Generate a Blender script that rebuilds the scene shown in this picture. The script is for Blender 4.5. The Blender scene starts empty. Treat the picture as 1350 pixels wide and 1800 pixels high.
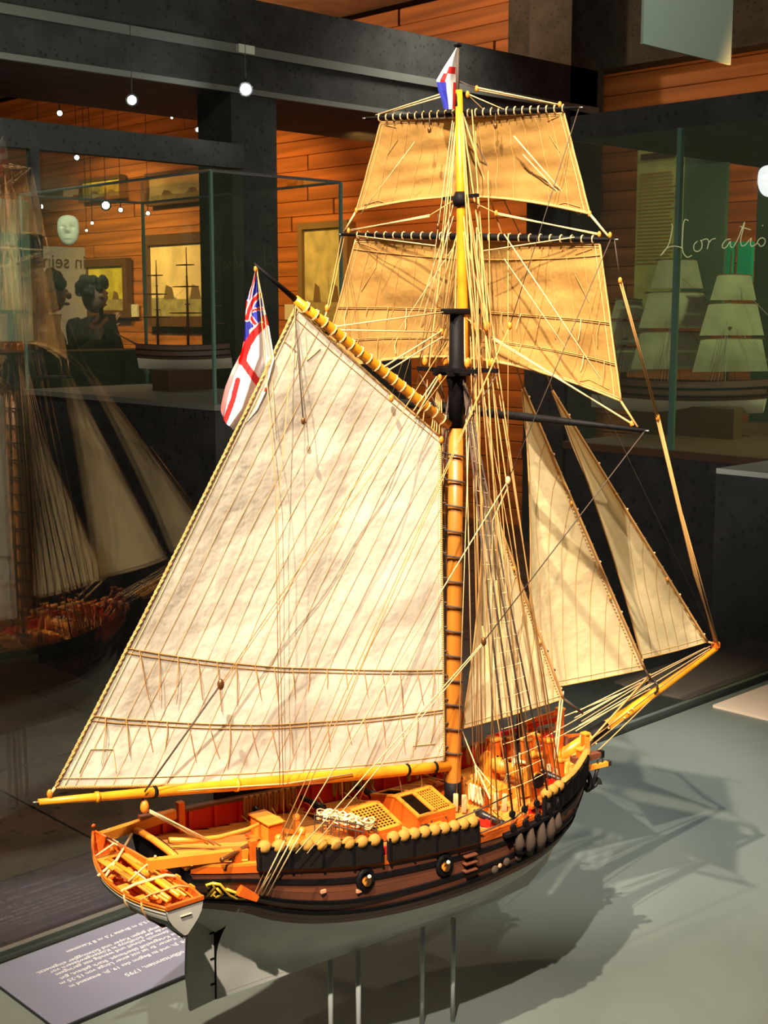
import bpy, math, random
from mathutils import Vector as V, Matrix
random.seed(7)
SC = bpy.context.scene
COL = SC.collection
pi = math.pi
# ---------------------------------------------------------------- camera (room frame, metres, floor z=0)
F = 2310.0
TH, AL = math.radians(53.1), math.radians(-7.1)
PI_ = math.atan(350/F)
c_, s_ = math.cos(PI_), math.sin(PI_)
fw = V((math.cos(TH)*c_, math.sin(TH)*c_, -s_))
rt = V((math.sin(TH), -math.cos(TH), 0))
up = rt.cross(fw)
def ray(px, py): return fw + rt*((px-675)/F) + up*((900-py)/F)
CS = -ray(796, 1413)*(.8/ray(796, 1413).y)          # camera seen from the ship's own frame (origin: foot of the mast on deck)
Z0 = 1.04                                            # height of the model's deck over the museum floor
MS = Matrix.Translation((0, 0, Z0)) @ Matrix.Rotation(AL, 4, 'Z')
RM = Matrix.Rotation(AL, 3, 'Z')
CW = MS @ CS
def P(px, py, y=0.0):
    d = ray(px, py); return CS + d*((y-CS.y)/d.y)
def PX(px, py, x):
    d = ray(px, py); return CS + d*((x-CS.x)/d.x)
def PZ(px, py, z):
    d = ray(px, py); return CS + d*((z-CS.z)/d.z)
def R(px, py, ax, val):                              # museum frame
    d = RM @ ray(px, py); return CW + d*((val-CW[ax])/d[ax])
cam = bpy.data.cameras.new('camera'); co = bpy.data.objects.new('camera', cam); COL.objects.link(co)
cam.sensor_fit = 'VERTICAL'; cam.sensor_height = 36; cam.lens = F/1800*36; cam.clip_start = .02; cam.clip_end = 60
r2, u2, f2 = RM @ rt, RM @ up, RM @ fw
co.matrix_world = Matrix.Translation(CW) @ Matrix((r2, u2, -f2)).transposed().to_4x4()
SC.camera = co
# ---------------------------------------------------------------- world and lights
w = bpy.data.worlds.new('museum'); SC.world = w; w.use_nodes = True
w.node_tree.nodes['Background'].inputs[0].default_value = (.68, .66, .64, 1)
w.node_tree.nodes['Background'].inputs[1].default_value = .07
SC.view_settings.view_transform = 'Standard'; SC.view_settings.look = 'None'
SC.view_settings.exposure = 0.0; SC.view_settings.gamma = 1.0; SC.view_settings.use_curve_mapping = False
def light(kind, name, loc, target, energy, color, size=.05, angle=60, blend=.5, sy=None):
    l = bpy.data.lights.new(name, kind); l.energy = energy; l.color = color
    if kind == 'SPOT': l.spot_size = math.radians(angle); l.spot_blend = blend; l.shadow_soft_size = size
    if kind == 'POINT': l.shadow_soft_size = size
    if kind == 'AREA':
        l.size = size
        if sy: l.shape = 'RECTANGLE'; l.size_y = sy
    o = bpy.data.objects.new(name, l); COL.objects.link(o); o.location = loc
    o.rotation_euler = (V(target)-V(loc)).to_track_quat('-Z', 'Y').to_euler()
    return o
light('SPOT', 'key_spot', (-1.10, -.46, 2.95), (-.02, .0, 1.25), 430, (1, .84, .60), .014, 31)
light('SPOT', 'case_spot', (.05, .12, 2.9), (-.02, .0, 1.1), 26, (1, .70, .38), .02, 30)
light('SPOT', 'sail_fill', (-1.28, -.92, 2.85), (-.07, .0, 1.32), 400, (1, .87, .70), .012, 21, .5)  # unseen fill added to brighten the upright sails more than the deck
light('SPOT', 'jib_fill', (-.25, -1.25, 2.85), (.20, -.02, 1.26), 130, (1, .88, .68), .012, 13, .5)  # unseen fill added so the headsails come out brighter
light('SPOT', 'bow_spot', (.9, -1.1, 2.8), (.24, .06, 1.32), 60, (1, .86, .62), .02, 16, .6)
light('SPOT', 'back_spot', (.5, 1.3, 2.9), (.0, .0, 1.45), 60, (1, .76, .45), .03, 24)
light('SPOT', 'cloth_spot', (.95, .95, 2.9), (.53, .29, .85), 260, (.95, 1, .96), .02, 23, .8)
light('AREA', 'case_fill', (-.4, -.8, 2.6), (0, .1, 1.0), .8, (.95, .97, 1), .8)
# ---------------------------------------------------------------- materials
MT = {}
def mat(name, col, rough=.6, metal=0, bump=0, bs=60, var=0, vs=20, emit=0, stretch=None, spec=.5, trans=0, wave=0, ws=60, alpha=1, speck=0):
    m = bpy.data.materials.new(name); m.use_nodes = True; nt = m.node_tree; N = nt.nodes; L = nt.links
    b = N['Principled BSDF']; b.inputs['Base Color'].default_value = (*col, 1)
    b.inputs['Roughness'].default_value = rough; b.inputs['Metallic'].default_value = metal
    b.inputs['Specular IOR Level'].default_value = spec
    tc = N.new('ShaderNodeTexCoord'); mp = N.new('ShaderNodeMapping'); L.new(tc.outputs['Object'], mp.inputs[0])
    if stretch: mp.inputs['Scale'].default_value = stretch
    if var:
        n = N.new('ShaderNodeTexNoise'); n.inputs['Scale'].default_value = vs; n.inputs['Detail'].default_value = 5
        L.new(mp.outputs[0], n.inputs[0])
        mx = N.new('ShaderNodeMix'); mx.data_type = 'RGBA'
        cr = N.new('ShaderNodeValToRGB'); cr.color_ramp.elements[0].position = .35; cr.color_ramp.elements[1].position = .65
        L.new(n.outputs['Fac'], cr.inputs[0]); L.new(cr.outputs[0], mx.inputs[0])
        mx.inputs[6].default_value = (*[x*(1-var) for x in col], 1); mx.inputs[7].default_value = (*[min(1, x*(1+var*.6)) for x in col], 1)
        out = mx.outputs[2]
        if speck:
            v2 = N.new('ShaderNodeTexVoronoi'); v2.inputs['Scale'].default_value = speck; L.new(mp.outputs[0], v2.inputs[0])
            c2 = N.new('ShaderNodeValToRGB'); c2.color_ramp.elements[0].position = .12; c2.color_ramp.elements[1].position = .3
            c2.color_ramp.elements[0].color = (.25, .25, .25, 1)
            L.new(v2.outputs['Distance'], c2.inputs[0])
            m2 = N.new('ShaderNodeMix'); m2.data_type = 'RGBA'; m2.blend_type = 'MULTIPLY'; m2.inputs[0].default_value = 1
            L.new(out, m2.inputs[6]); L.new(c2.outputs[0], m2.inputs[7]); out = m2.outputs[2]
        L.new(out, b.inputs['Base Color'])
    if bump:
        n = N.new('ShaderNodeTexNoise'); n.inputs['Scale'].default_value = bs; n.inputs['Detail'].default_value = 4
        L.new(mp.outputs[0], n.inputs[0])
        bp = N.new('ShaderNodeBump'); bp.inputs['Strength'].default_value = bump; bp.inputs['Distance'].default_value = .2/bs
        L.new(n.outputs['Fac'], bp.inputs['Height']); L.new(bp.outputs[0], b.inputs['Normal'])
    if wave:
        n = N.new('ShaderNodeTexWave'); n.inputs['Scale'].default_value = ws; n.bands_direction = 'DIAGONAL'; L.new(mp.outputs[0], n.inputs[0])
        bp = N.new('ShaderNodeBump'); bp.inputs['Strength'].default_value = wave; bp.inputs['Distance'].default_value = .0006
        L.new(n.outputs['Fac'], bp.inputs['Height']); L.new(bp.outputs[0], b.inputs['Normal'])
    if emit:
        b.inputs['Emission Color'].default_value = (*col, 1); b.inputs['Emission Strength'].default_value = emit
    if trans:
        tr = N.new('ShaderNodeBsdfTranslucent'); tr.inputs[0].default_value = (*[x*.95 for x in col], 1)
        ms = N.new('ShaderNodeMixShader'); ms.inputs[0].default_value = trans
        L.new(b.outputs[0], ms.inputs[1]); L.new(tr.outputs[0], ms.inputs[2]); L.new(ms.outputs[0], N['Material Output'].inputs[0])
    MT[name] = m; return m
def glass(name, tint, ior=1.5, rough=0, haze=0, hazecol=(.4, .5, .45)):
    m = bpy.data.materials.new(name); m.use_nodes = True; nt = m.node_tree; N = nt.nodes; L = nt.links; N.remove(N['Principled BSDF'])
    t = N.new('ShaderNodeBsdfTransparent'); t.inputs[0].default_value = (*tint, 1)
    g = N.new('ShaderNodeBsdfGlossy'); g.inputs['Roughness'].default_value = rough
    ge = N.new('ShaderNodeNewGeometry'); dt = N.new('ShaderNodeVectorMath'); dt.operation = 'DOT_PRODUCT'
    L.new(ge.outputs['Normal'], dt.inputs[0]); L.new(ge.outputs['Incoming'], dt.inputs[1])
    def mth(op, a, b=None):
        n = N.new('ShaderNodeMath'); n.operation = op; L.new(a, n.inputs[0])
        if b is not None: n.inputs[1].default_value = b
        return n.outputs[0]
    F0 = ((ior-1)/(ior+1))**2
    q = mth('ABSOLUTE', dt.outputs['Value']); q = mth('MULTIPLY', q, -1); q = mth('ADD', q, 1); q = mth('POWER', q, 5); q = mth('MULTIPLY', q, 1-F0); q = mth('ADD', q, F0)
    fr = q.node
    ms = N.new('ShaderNodeMixShader'); L.new(fr.outputs[0], ms.inputs[0]); L.new(t.outputs[0], ms.inputs[1]); L.new(g.outputs[0], ms.inputs[2])
    o = ms
    if haze:
        d = N.new('ShaderNodeBsdfDiffuse'); d.inputs[0].default_value = (*hazecol, 1)
        m2 = N.new('ShaderNodeMixShader'); m2.inputs[0].default_value = haze
        L.new(ms.outputs[0], m2.inputs[1]); L.new(d.outputs[0], m2.inputs[2]); o = m2
    L.new(o.outputs[0], N['Material Output'].inputs[0]); MT[name] = m; return m
mat('canvas', (.94, .82, .67), .85, bump=.6, bs=24, var=.20, vs=8, trans=.34, spec=.1)
mat('jibcloth', (.94, .74, .42), .85, bump=.5, bs=28, var=.16, vs=10, trans=.42, spec=.1)
mat('squarecloth', (.56, .30, .085), .85, bump=.8, bs=26, var=.36, vs=13, trans=.45, spec=.1)  # noise patches imitate shading by the rigging, mixed into the cloth colour
mat('seam', (.40, .19, .05), .8)
mat('seampale', (.62, .38, .14), .8)
mat('bolt', (.62, .36, .12), .8, wave=1, ws=420)
mat('ropetan', (.50, .26, .08), .75)
mat('ropepale', (.62, .42, .20), .75)
mat('ropedark', (.055, .032, .022), .7)
mat('spar', (.74, .27, .012), .35, var=.18, vs=60, stretch=(1, 1, 1))
mat('mastwood', (.52, .17, .018), .4, var=.3, vs=70, stretch=(1, 1, .08))
mat('block', (.66, .22, .02), .45)
mat('blackpaint', (.006, .005, .006), .6, spec=.12)
mat('orangewood', (.62, .105, .006), .45, var=.22, vs=60)
mat('palewood', (.68, .22, .018), .45, var=.14, vs=60)
mat('deckwood', (.64, .25, .034), .55, var=.12, vs=40, stretch=(.1, 1, 1))
mat('hullbrown', (.13, .038, .017), .5, var=.25, vs=60, stretch=(.1, 1, 1))
mat('hullwhite', (.52, .51, .47), .5, var=.1, vs=30)
mat('redpaint', (.55, .012, .008), .45)
mat('ironblack', (.02, .018, .018), .4, metal=.3)
mat('bronze', (.22, .09, .03), .35, metal=.7)
mat('brass', (.8, .45, .1), .3, metal=.8)
mat('hammock', (.42, .19, .025), .8, bump=.3, bs=300)
mat('hammockpale', (.88, .72, .42), .8)
mat('netting', (.010, .008, .007), .9, bump=.6, bs=500, spec=.1)
mat('rope_fender', (.045, .026, .016), .9, bump=.5, bs=400)
mat('gold', (.85, .50, .05), .35, metal=.3)
mat('pinkport', (.65, .26, .14), .5)
mat('hole', (.008, .004, .002), 1, spec=0)
mat('flagwhite', (.86, .85, .86), .8, trans=.25); mat('flagred', (.75, .012, .012), .8, trans=.25); mat('flagblue', (.04, .05, .50), .8, trans=.25)
mat('plinthgrey', (.115, .135, .128), .42, bump=.05, bs=30, var=.10, vs=5, spec=.35)
mat('labelface', (.13, .135, .20), .32, var=.05, vs=6)
mat('labelblack', (.01, .01, .012), .5)
mat('labeltext', (.50, .50, .55), .5)
mat('beigepaper', (.60, .50, .42), .6)
mat('acryl', (.42, .44, .42), .12, spec=.7)
mat('wallwood', (.40, .135, .035), .6, var=.35, vs=6, stretch=(1, .12, 3))
mat('walldark', (.045, .041, .036), .8, var=.35, vs=9, speck=30)
mat('beamdark', (.040, .037, .034), .8, var=.35, vs=9, speck=30)
mat('beamedge', (.17, .17, .15), .6)
mat('ceilwood', (.22, .11, .055), .7, var=.3, vs=5)
mat('floorstone', (.075, .045, .028), .5, var=.35, vs=6, speck=25)
mat('plinthdark', (.035, .030, .028), .6, var=.3, vs=12, speck=30)
mat('plinthtop', (.17, .15, .12), .5)
mat('frame', (.10, .045, .02), .5)
mat('frametan', (.20, .13, .06), .5)
mat('steel', (.45, .5, .5), .25, metal=.8)
mat('greenedge', (.10, .17, .13), .3)
mat('paperwhite', (.60, .60, .54), .6)
mat('signgreen', (.42, .50, .42), .6)
mat('skin', (.25, .14, .10), .6)
mat('darkcloth', (.02, .018, .02), .9)
mat('hair', (.012, .01, .01), .7)
mat('lampwhite', (1, .97, .92), emit=14)
mat('starlamp', (.95, .98, 1), emit=220)
mat('glowface', (.95, .97, 1), emit=1.0)  # the white mask glows by emission instead of being lit
glass('caseglass', (.94, .96, .94), 1.95)
glass('thinglass', (.90, .93, .89), 1.5)
glass('greenglass', (.84, .88, .78), 1.45, haze=.10, hazecol=(.32, .36, .24))  # diffuse share paints a pale greenish haze over the panes
# ---------------------------------------------------------------- mesh builder
class MB:
    def __init__(s): s.v = []; s.f = []; s.sm = []
    def add(s, vs, fs, sm=False):
        o = len(s.v); s.v += [tuple(x) for x in vs]; s.f += [tuple(i+o for i in f) for f in fs]; s.sm += [sm]*len(fs); return s
    def box(s, c, d, rot=None, bev=0):
        x, y, z = [k/2 for k in d]; c = V(c)
        if bev:
            b = min(bev, x*.9, y*.9, z*.9); vs = []
            for sz in (-1, 1):
                for ins in ((b, 0), (0, b)) if sz < 0 else ((0, b), (b, 0)):
                    i, dz = ins
                    for a, e in ((-1, -1), (1, -1), (1, 1), (-1, 1)): vs.append(V((a*(x-i), e*(y-i), sz*(z-dz))))
            fs = [(3, 2, 1, 0), (12, 13, 14, 15)]+[(k*4+j, k*4+(j+1) % 4, k*4+4+(j+1) % 4, k*4+4+j) for k in range(3) for j in range(4)]
        else:
            vs = [V((a*x, b*y, e*z)) for e in (-1, 1) for a, b in ((-1, -1), (1, -1), (1, 1), (-1, 1))]
            fs = [(3, 2, 1, 0), (4, 5, 6, 7), (0, 1, 5, 4), (1, 2, 6, 5), (2, 3, 7, 6), (3, 0, 4, 7)]
        if rot is not None: vs = [rot @ q for q in vs]
        return s.add([q+c for q in vs], fs)
    def beam(s, a, b, w, h, upv=V((0, 0, 1)), w2=None, h2=None):
        a, b = V(a), V(b); d = (b-a).normalized(); sd = d.cross(upv)
        if sd.length < 1e-4: sd = V((0, 1, 0))
        sd.normalize(); u = sd.cross(d); w2 = w2 or w; h2 = h2 or h; vs = []
        for p, ww, hh in ((a, w, h), (b, w2, h2)):
            vs += [p-sd*ww/2-u*hh/2, p+sd*ww/2-u*hh/2, p+sd*ww/2+u*hh/2, p-sd*ww/2+u*hh/2]
        return s.add(vs, [(3, 2, 1, 0), (4, 5, 6, 7), (0, 1, 5, 4), (1, 2, 6, 5), (2, 3, 7, 6), (3, 0, 4, 7)])
    def tube(s, pts, r, n=6, closed=False):
        pts = [V(p) for p in pts]; m = len(pts); rr = r if isinstance(r, (list, tuple)) else [r]*m
        vs = []; prev = None
        for i, p in enumerate(pts):
            if closed: t = pts[(i+1) % m]-pts[i-1]
            else: t = pts[min(i+1, m-1)]-pts[max(i-1, 0)]
            t.normalize()
            if prev is None:
                a = V((0, 0, 1)) if abs(t.z) < .9 else V((1, 0, 0)); nrm = (a-t*a.dot(t)).normalized()
            else: nrm = (prev-t*prev.dot(t)).normalized()
            prev = nrm; bn = t.cross(nrm)
            for k in range(n): vs.append(p+(nrm*math.cos(2*pi*k/n)+bn*math.sin(2*pi*k/n))*rr[i])
        fs = [(i*n+k, i*n+(k+1) % n, ((i+1) % m)*n+(k+1) % n, ((i+1) % m)*n+k) for i in range(m if closed else m-1) for k in range(n)]
        if not closed: fs += [tuple(range(n-1, -1, -1)), tuple((m-1)*n+k for k in range(n))]
        return s.add(vs, fs, n > 4)
    def ball(s, c, r, n=8, m=6, sc=(1, 1, 1)):
        c = V(c); vs = [c+V((0, 0, r*sc[2]))]
        for i in range(1, m):
            a = pi*i/m
            for k in range(n): vs.append(c+V((r*sc[0]*math.sin(a)*math.cos(2*pi*k/n), r*sc[1]*math.sin(a)*math.sin(2*pi*k/n), r*sc[2]*math.cos(a))))
        vs.append(c-V((0, 0, r*sc[2]))); e = len(vs)-1
        fs = [(0, 1+k, 1+(k+1) % n) for k in range(n)]+[(1+(i-1)*n+k, 1+i*n+k, 1+i*n+(k+1) % n, 1+(i-1)*n+(k+1) % n) for i in range(1, m-1) for k in range(n)]
        fs += [(e, 1+(m-2)*n+(k+1) % n, 1+(m-2)*n+k) for k in range(n)]
        return s.add(vs, fs, True)
    def grid(s, fn, nu, nv, sm=True):
        vs = [fn(i/nu, j/nv) for j in range(nv+1) for i in range(nu+1)]
        return s.add(vs, [(j*(nu+1)+i, j*(nu+1)+i+1, (j+1)*(nu+1)+i+1, (j+1)*(nu+1)+i) for j in range(nv) for i in range(nu)], sm)
    def prism(s, pts, ext):
        pts = [V(p) for p in pts]; ext = V(ext); n = len(pts)
        return s.add(pts+[p+ext for p in pts], [tuple(range(n-1, -1, -1)), tuple(range(n, 2*n))]+[(i, (i+1) % n, n+(i+1) % n, n+i) for i in range(n)])
    def build(s, name, m, parent=None, label=None, stuff=False, loc=None):
        me = bpy.data.meshes.new(name); me.from_pydata(s.v, [], s.f); me.polygons.foreach_set('use_smooth', s.sm)
        me.materials.append(MT[m] if isinstance(m, str) else m); me.update()
        o = bpy.data.objects.new(name, me); COL.objects.link(o)
        if parent: o.parent = parent
        if loc is not None: o.location = loc
        if label: o['label'] = label
        if stuff: o['kind'] = 'stuff'
        return o
def tag(o, label, cat, group=None):
    o['label'] = label; o['category'] = cat
    if group: o['group'] = group
    return o
def struct(o): o['kind'] = 'structure'; return o
def empty(name, label=None, cat=None, group=None, loc=(0, 0, 0), rz=0, ship=False):
    o = bpy.data.objects.new(name, None); o.empty_display_size = .05; COL.objects.link(o)
    m = Matrix.Translation(loc) @ Matrix.Rotation(rz, 4, 'Z'); o.matrix_world = (MS @ m) if ship else m
    if label: tag(o, label, cat, group)
    return o
def copy_tree(o, parent=None):
    c = o.copy(); COL.objects.link(c)
    if parent: c.parent = parent
    for ch in list(o.children): copy_tree(ch, c)
    return c
def inst(o, name, parent, loc=None, rot=None):                    # another piece sharing mesh data
    c = bpy.data.objects.new(name, o.data); COL.objects.link(c); c.parent = parent
    if loc is not None: c.location = loc
    if rot is not None: c.rotation_euler = rot
    return c
def sagline(a, b, sag=0, n=8, side=V((0, 0, -1))):
    a, b = V(a), V(b); return [a.lerp(b, i/n)+side*(sag*4*(i/n)*(1-i/n)) for i in range(n+1)]
def table(xs, ys):
    def f(x):
        if x <= xs[0]: return ys[0]
        if x >= xs[-1]: return ys[-1]
        for i in range(len(xs)-1):
            if x <= xs[i+1]:
                t = (x-xs[i])/(xs[i+1]-xs[i]); h = xs[i+1]-xs[i]
                def sl(k):
                    if k <= 0: return (ys[1]-ys[0])/(xs[1]-xs[0])
                    if k >= len(xs)-1: return (ys[-1]-ys[-2])/(xs[-1]-xs[-2])
                    return (ys[k+1]-ys[k-1])/(xs[k+1]-xs[k-1])
                m0, m1 = sl(i)*h, sl(i+1)*h
                return (2*t**3-3*t*t+1)*ys[i]+(t**3-2*t*t+t)*m0+(-2*t**3+3*t*t)*ys[i+1]+(t**3-t*t)*m1
    return f
exec_parts = []
# ================================================================ MUSEUM ROOM
def rbox(x0, x1, y0, y1, z0, z1): return (MB().box(((x0+x1)/2, (y0+y1)/2, (z0+z1)/2), (x1-x0, y1-y0, z1-z0)))
fl = struct(MB().box((2.6, 4.2, -.07), (12, 16, .1)).build('floor', 'hole'))
t0 = MB().box((0, 0, 0), (.592, 1.49, .02)).build('floor_tile', 'floorstone', fl, loc=(-2.85, -3, 0))
for i in range(19):
    for j in range(10):
        if i+j: inst(t0, 'floor_tile', fl, (-2.85+.6*i, -3+1.5*j+(.75 if i % 2 else 0), random.uniform(-.002, .001)))
struct(MB().box((2.6, 4.2, 3.66), (12, 16, .1)).build('ceiling', 'ceilwood'))
wb = struct(MB().box((6.13, 4.2, 1.8), (.1, 16, 3.7)).build('wall_back', 'hole'))
pmesh = [MB().box((0, 0, 0), (.03, L, .112), bev=.004).build('plank', 'wallwood', wb, loc=(6.08-.01*k, -8, .3)) for k, L in enumerate((3.98, 2.98, 2.38))]
used = [False]*3
for r_ in range(31):
    y = -3.8-(r_ % 4)*.9
    while y < 12.2:
        k = random.randrange(3); L = (4., 3., 2.4)[k]; yc = y+L/2; y += L
        if yc > 12.6: break
        loc = (6.07+random.uniform(-.004, .004), yc, .06+.115*r_)
        if not used[k]: pmesh[k].location = loc; used[k] = True
        else: inst(pmesh[k], 'plank', wb, loc)
struct(MB().box((2.6, 12.2, 1.8), (12, .1, 3.7)).build('wall_far', 'walldark'))
struct(rbox(-3.3, 8.5, -3.9, -3.8, 0, 3.6).build('wall_near', 'walldark'))
struct(rbox(-3.4, -3.3, -3.8, 12.2, 0, 3.6).build('wall_side', 'walldark'))
# dark bulkheads and pillars under the ceiling
b = rbox(-3.2, 5.86, 4.3, 5.2, 2.46, 2.88).build('trim_1', 'beamdark'); struct(b)
rbox(-3.2, 5.86, 4.285, 4.3, 2.625, 2.665).build('light_strip', 'beamedge', b)
rbox(-3.2, 5.86, 4.29, 4.31, 2.45, 2.475).build('lower_edge', 'beamedge', b)
struct(rbox(5.88, 6.04, -3.8, 5.03, 2.89, 3.6).build('trim_2', 'beamdark'))
struct(rbox(3.09, 3.36, 4.3, 4.56, 0, 2.46).build('trim_3', 'beamdark'))
struct(rbox(5.60, 5.92, 4.3, 4.62, 0, 3.6).build('trim_4', 'beamdark'))
struct(rbox(-3.2, 4.6, 4.62, 4.9, 0, 1.27).build('trim_5', 'plinthdark'))
# glazed partition on the left
g = empty('glass_partition', 'tall greenish glass partition with a dark top rail, left of the dark pillar', 'glass wall', loc=(0, 4.24, 0))
def sheet(x0, x1, y0, y1, z0, z1):                                # one thin sheet of glass
    if x1-x0 < .011: x = (x0+x1)/2; return MB().add([(x, y0, z0), (x, y1, z0), (x, y1, z1), (x, y0, z1)], [(0, 1, 2, 3)])
    if y1-y0 < .011: y = (y0+y1)/2; return MB().add([(x0, y, z0), (x1, y, z0), (x1, y, z1), (x0, y, z1)], [(0, 1, 2, 3)])
    z = (z0+z1)/2; return MB().add([(x0, y0, z), (x1, y0, z), (x1, y1, z), (x0, y1, z)], [(0, 1, 2, 3)])
def at0(o, par): o.parent = par; o.matrix_parent_inverse = Matrix.Translation(-par.matrix_world.translation); return o
def part(mb, name, m, par, **k):
    o = mb.build(name, m, **k); return at0(o, par)
part(rbox(-3.2, 3.1, 4.22, 4.27, 2.10, 2.21), 'top_rail', 'beamdark', g)
xq = R(65, 500, 1, 4.24).x
part(rbox(xq-.02, xq+.02, 4.215, 4.25, 0, 2.10), 'post', 'beamdark', g)
part(sheet(-3.2, xq-.02, 4.23, 4.24, 0, 2.10), 'pane', 'greenglass', g); part(sheet(xq+.02, 3.1, 4.23, 4.24, 0, 2.10), 'pane', 'greenglass', g)
# display case with the frigate (left background)
A = R(370, 301, 2, 1.9); B = R(617, 320, 2, 1.9); D = R(121, 332, 2, 1.9)
x0, x1, y0, y1, zp = A.x, B.x, A.y, A.y+1.25, 1.14
g = empty('glass_showcase', 'large clear showcase behind the ensign holding a two-masted dark ship model', 'showcase', loc=(x0, y0, 0))
part(rbox(x0, x1, y0, y1, 0, zp-.02), 'plinth', 'plinthdark', g); part(rbox(x0-.01, x1+.01, y0-.01, y1+.01, zp-.02, zp), 'plinth_top', 'plinthtop', g)
for q in ((x0, x1, y0, y0+.006), (x0, x1, y1-.006, y1), (x0, x0+.006, y0, y1), (x1-.006, x1, y0, y1)):
    part(sheet(*q, zp, 1.9), 'pane', 'thinglass', g)
part(sheet(x0, x1, y0, y1, 1.9, 1.906), 'pane', 'thinglass', g)
for a, b_ in ((x0, y0), (x1, y0), (x0, y1), (x1, y1)): part(MB().box((a, b_, (zp+1.9)/2), (.010, .010, 1.9-zp)), 'edge', 'greenedge', g)
for q in ((x0, x1, y0, y0), (x0, x1, y1, y1), (x0, x0, y0, y1), (x1, x1, y0, y1)):
    part(MB().tube([(q[0], q[2], 1.903), (q[1], q[3], 1.903)], .005, 4), 'edge', 'steel', g)
def period_ship(name, label, loc, rz, L, sails, stage, hz=1.0, mh=1.0, br=0.0):
    cb, sb_ = math.cos(br), math.sin(br)
    t = empty(name, label, 'ship model', loc=loc, rz=rz)
    def sec(u, v):
        b = math.sin(pi*min(1, max(0, u)*.92+.06))**.55*.13*L; k = math.sin(pi/2*min(1, v*1.5))**.8
        return V(((u-.5)*L*(1-.12*(1-v)*(.5-u)*-1), b*k*(1-.25*max(0, v-.6)), v*.17*L*hz+.02*L*(2*u-1)**2))
    for sd in (1, -1):
        MB().grid(lambda u, v: sec(u, v*.42)*1 if sd > 0 else V((sec(u, v*.42).x, -sec(u, v*.42).y, sec(u, v*.42).z)), 16, 4).build('hull_bottom', 'beigepaper', t)
        MB().grid(lambda u, v: V((sec(u, .42+.58*v).x, sd*sec(u, .42+.58*v).y, sec(u, .42+.58*v).z)), 16, 4).build('topside', stage, t)
        for zz in (.55, .78): MB().tube([V((sec(u/12, zz).x, sd*(sec(u/12, zz).y+.002), sec(u/12, zz).z)) for u in range(13)], .006*L, 5).build('wale', 'blackpaint', t)
    dk = [sec(u/12, .88) for u in range(13)]
    MB().prism([(p.x, p.y, .15*L*hz) for p in dk]+[(p.x, -p.y, .15*L*hz) for p in dk[::-1]], (0, 0, .004*L)).build('deck', 'frametan', t)
    zt = .17*L*hz
    MB().tube([(.47*L, 0, zt), (.72*L, 0, zt+.14*L)], [.010*L, .004*L], 6).build('bowsprit', 'frame', t)
    for mx, h in ((.26*L, .80*L*mh), (-.06*L, .92*L*mh), (-.34*L, .62*L*mh)):
        m = MB().tube([(mx, 0, zt-.03*L), (mx, 0, zt+h*.5), (mx, 0, zt+h)], [.016*L, .011*L, .004*L], 6).build('mast', 'frame', t)
        MB().box((mx, 0, zt+h*.42), (.05*L, .07*L, .012*L)).build('mast_top', 'frame', m); MB().box((mx, 0, zt+h*.70), (.03*L, .04*L, .008*L)).build('crosstree', 'frame', m)
        for k, (zf, hw) in enumerate(((.33, .24), (.60, .19), (.82, .13))):
            hw *= L*(h/(.92*L*mh))
            MB().tube([(mx+.015*L+sb_*hw, -hw*cb, zt+h*zf), (mx+.015*L, 0, zt+h*zf), (mx+.015*L-sb_*hw, hw*cb, zt+h*zf)], [.005*L, .009*L, .005*L], 5).build('yard', 'frame', m)
            if sails and k < 3:
                z1, z0_ = zt+h*zf, zt+h*((.08, .36, .63)[k]); w0 = hw*(1.12, 1.2, 1.25)[k]
                MB().grid(lambda u, v: V((mx+.02*L+.035*L*math.sin(pi*u)*math.sin(pi*(1-v)*.8+.3)-sb_*(2*u-1)*(w0+(hw*.9-w0)*v), cb*(2*u-1)*(w0+(hw*.9-w0)*v), z0_+(z1-z0_)*v)), 8, 5).build('square_sail', 'ghostsail', m)
        for sd in (1, -1):
            for q in (-.04, 0, .04):
                MB().tube([(mx+q*L-.02*L, sd*.12*L, zt), (mx, sd*.005, zt+h*.42)], .0016*L, 3).build('shroud', 'frame', m)
                MB().tube([(mx+q*L-.04*L, sd*.12*L, zt), (mx, 0, zt+h*.72)], .0011*L, 3).build('backstay', 'frame', m)
    for a, b_ in (((.26*L, 0, zt+.34*L), (.55*L, 0, zt+.06*L)), ((.26*L, 0, zt+.58*L), (.71*L, 0, zt+.14*L)), ((-.06*L, 0, zt+.4*L), (.26*L, 0, zt+.02*L)), ((-.06*L, 0, zt+.62*L), (.26*L, 0, zt+.34*L)), ((-.34*L, 0, zt+.42*L), (-.06*L, 0, zt+.2*L))):
        MB().tube([a, b_], .0015*L, 3).build('stay', 'frame', t)
    return t
mat('ghostsail', (.34, .29, .19), .8, var=.3, vs=8, trans=.3)
mat('ghosthull', (.10, .035, .02), .5); mat('bluestripe', (.05, .08, .17), .5)
fr = R(322, 652, 0, x0+.42)
st = rbox(fr.x-.11, fr.x+.11, fr.y-.055, fr.y+.055, zp, fr.z+.005).build('display_stand', 'frame'); tag(st, 'low dark wooden block under the ship model in the left showcase', 'stand')
period_ship('frigate_model', 'dark unrigged warship model with bare masts inside the left background showcase', (fr.x, fr.y, fr.z+.004), math.radians(140), .37, False, 'ghosthull', 1.55, 1.12, .9)
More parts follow.
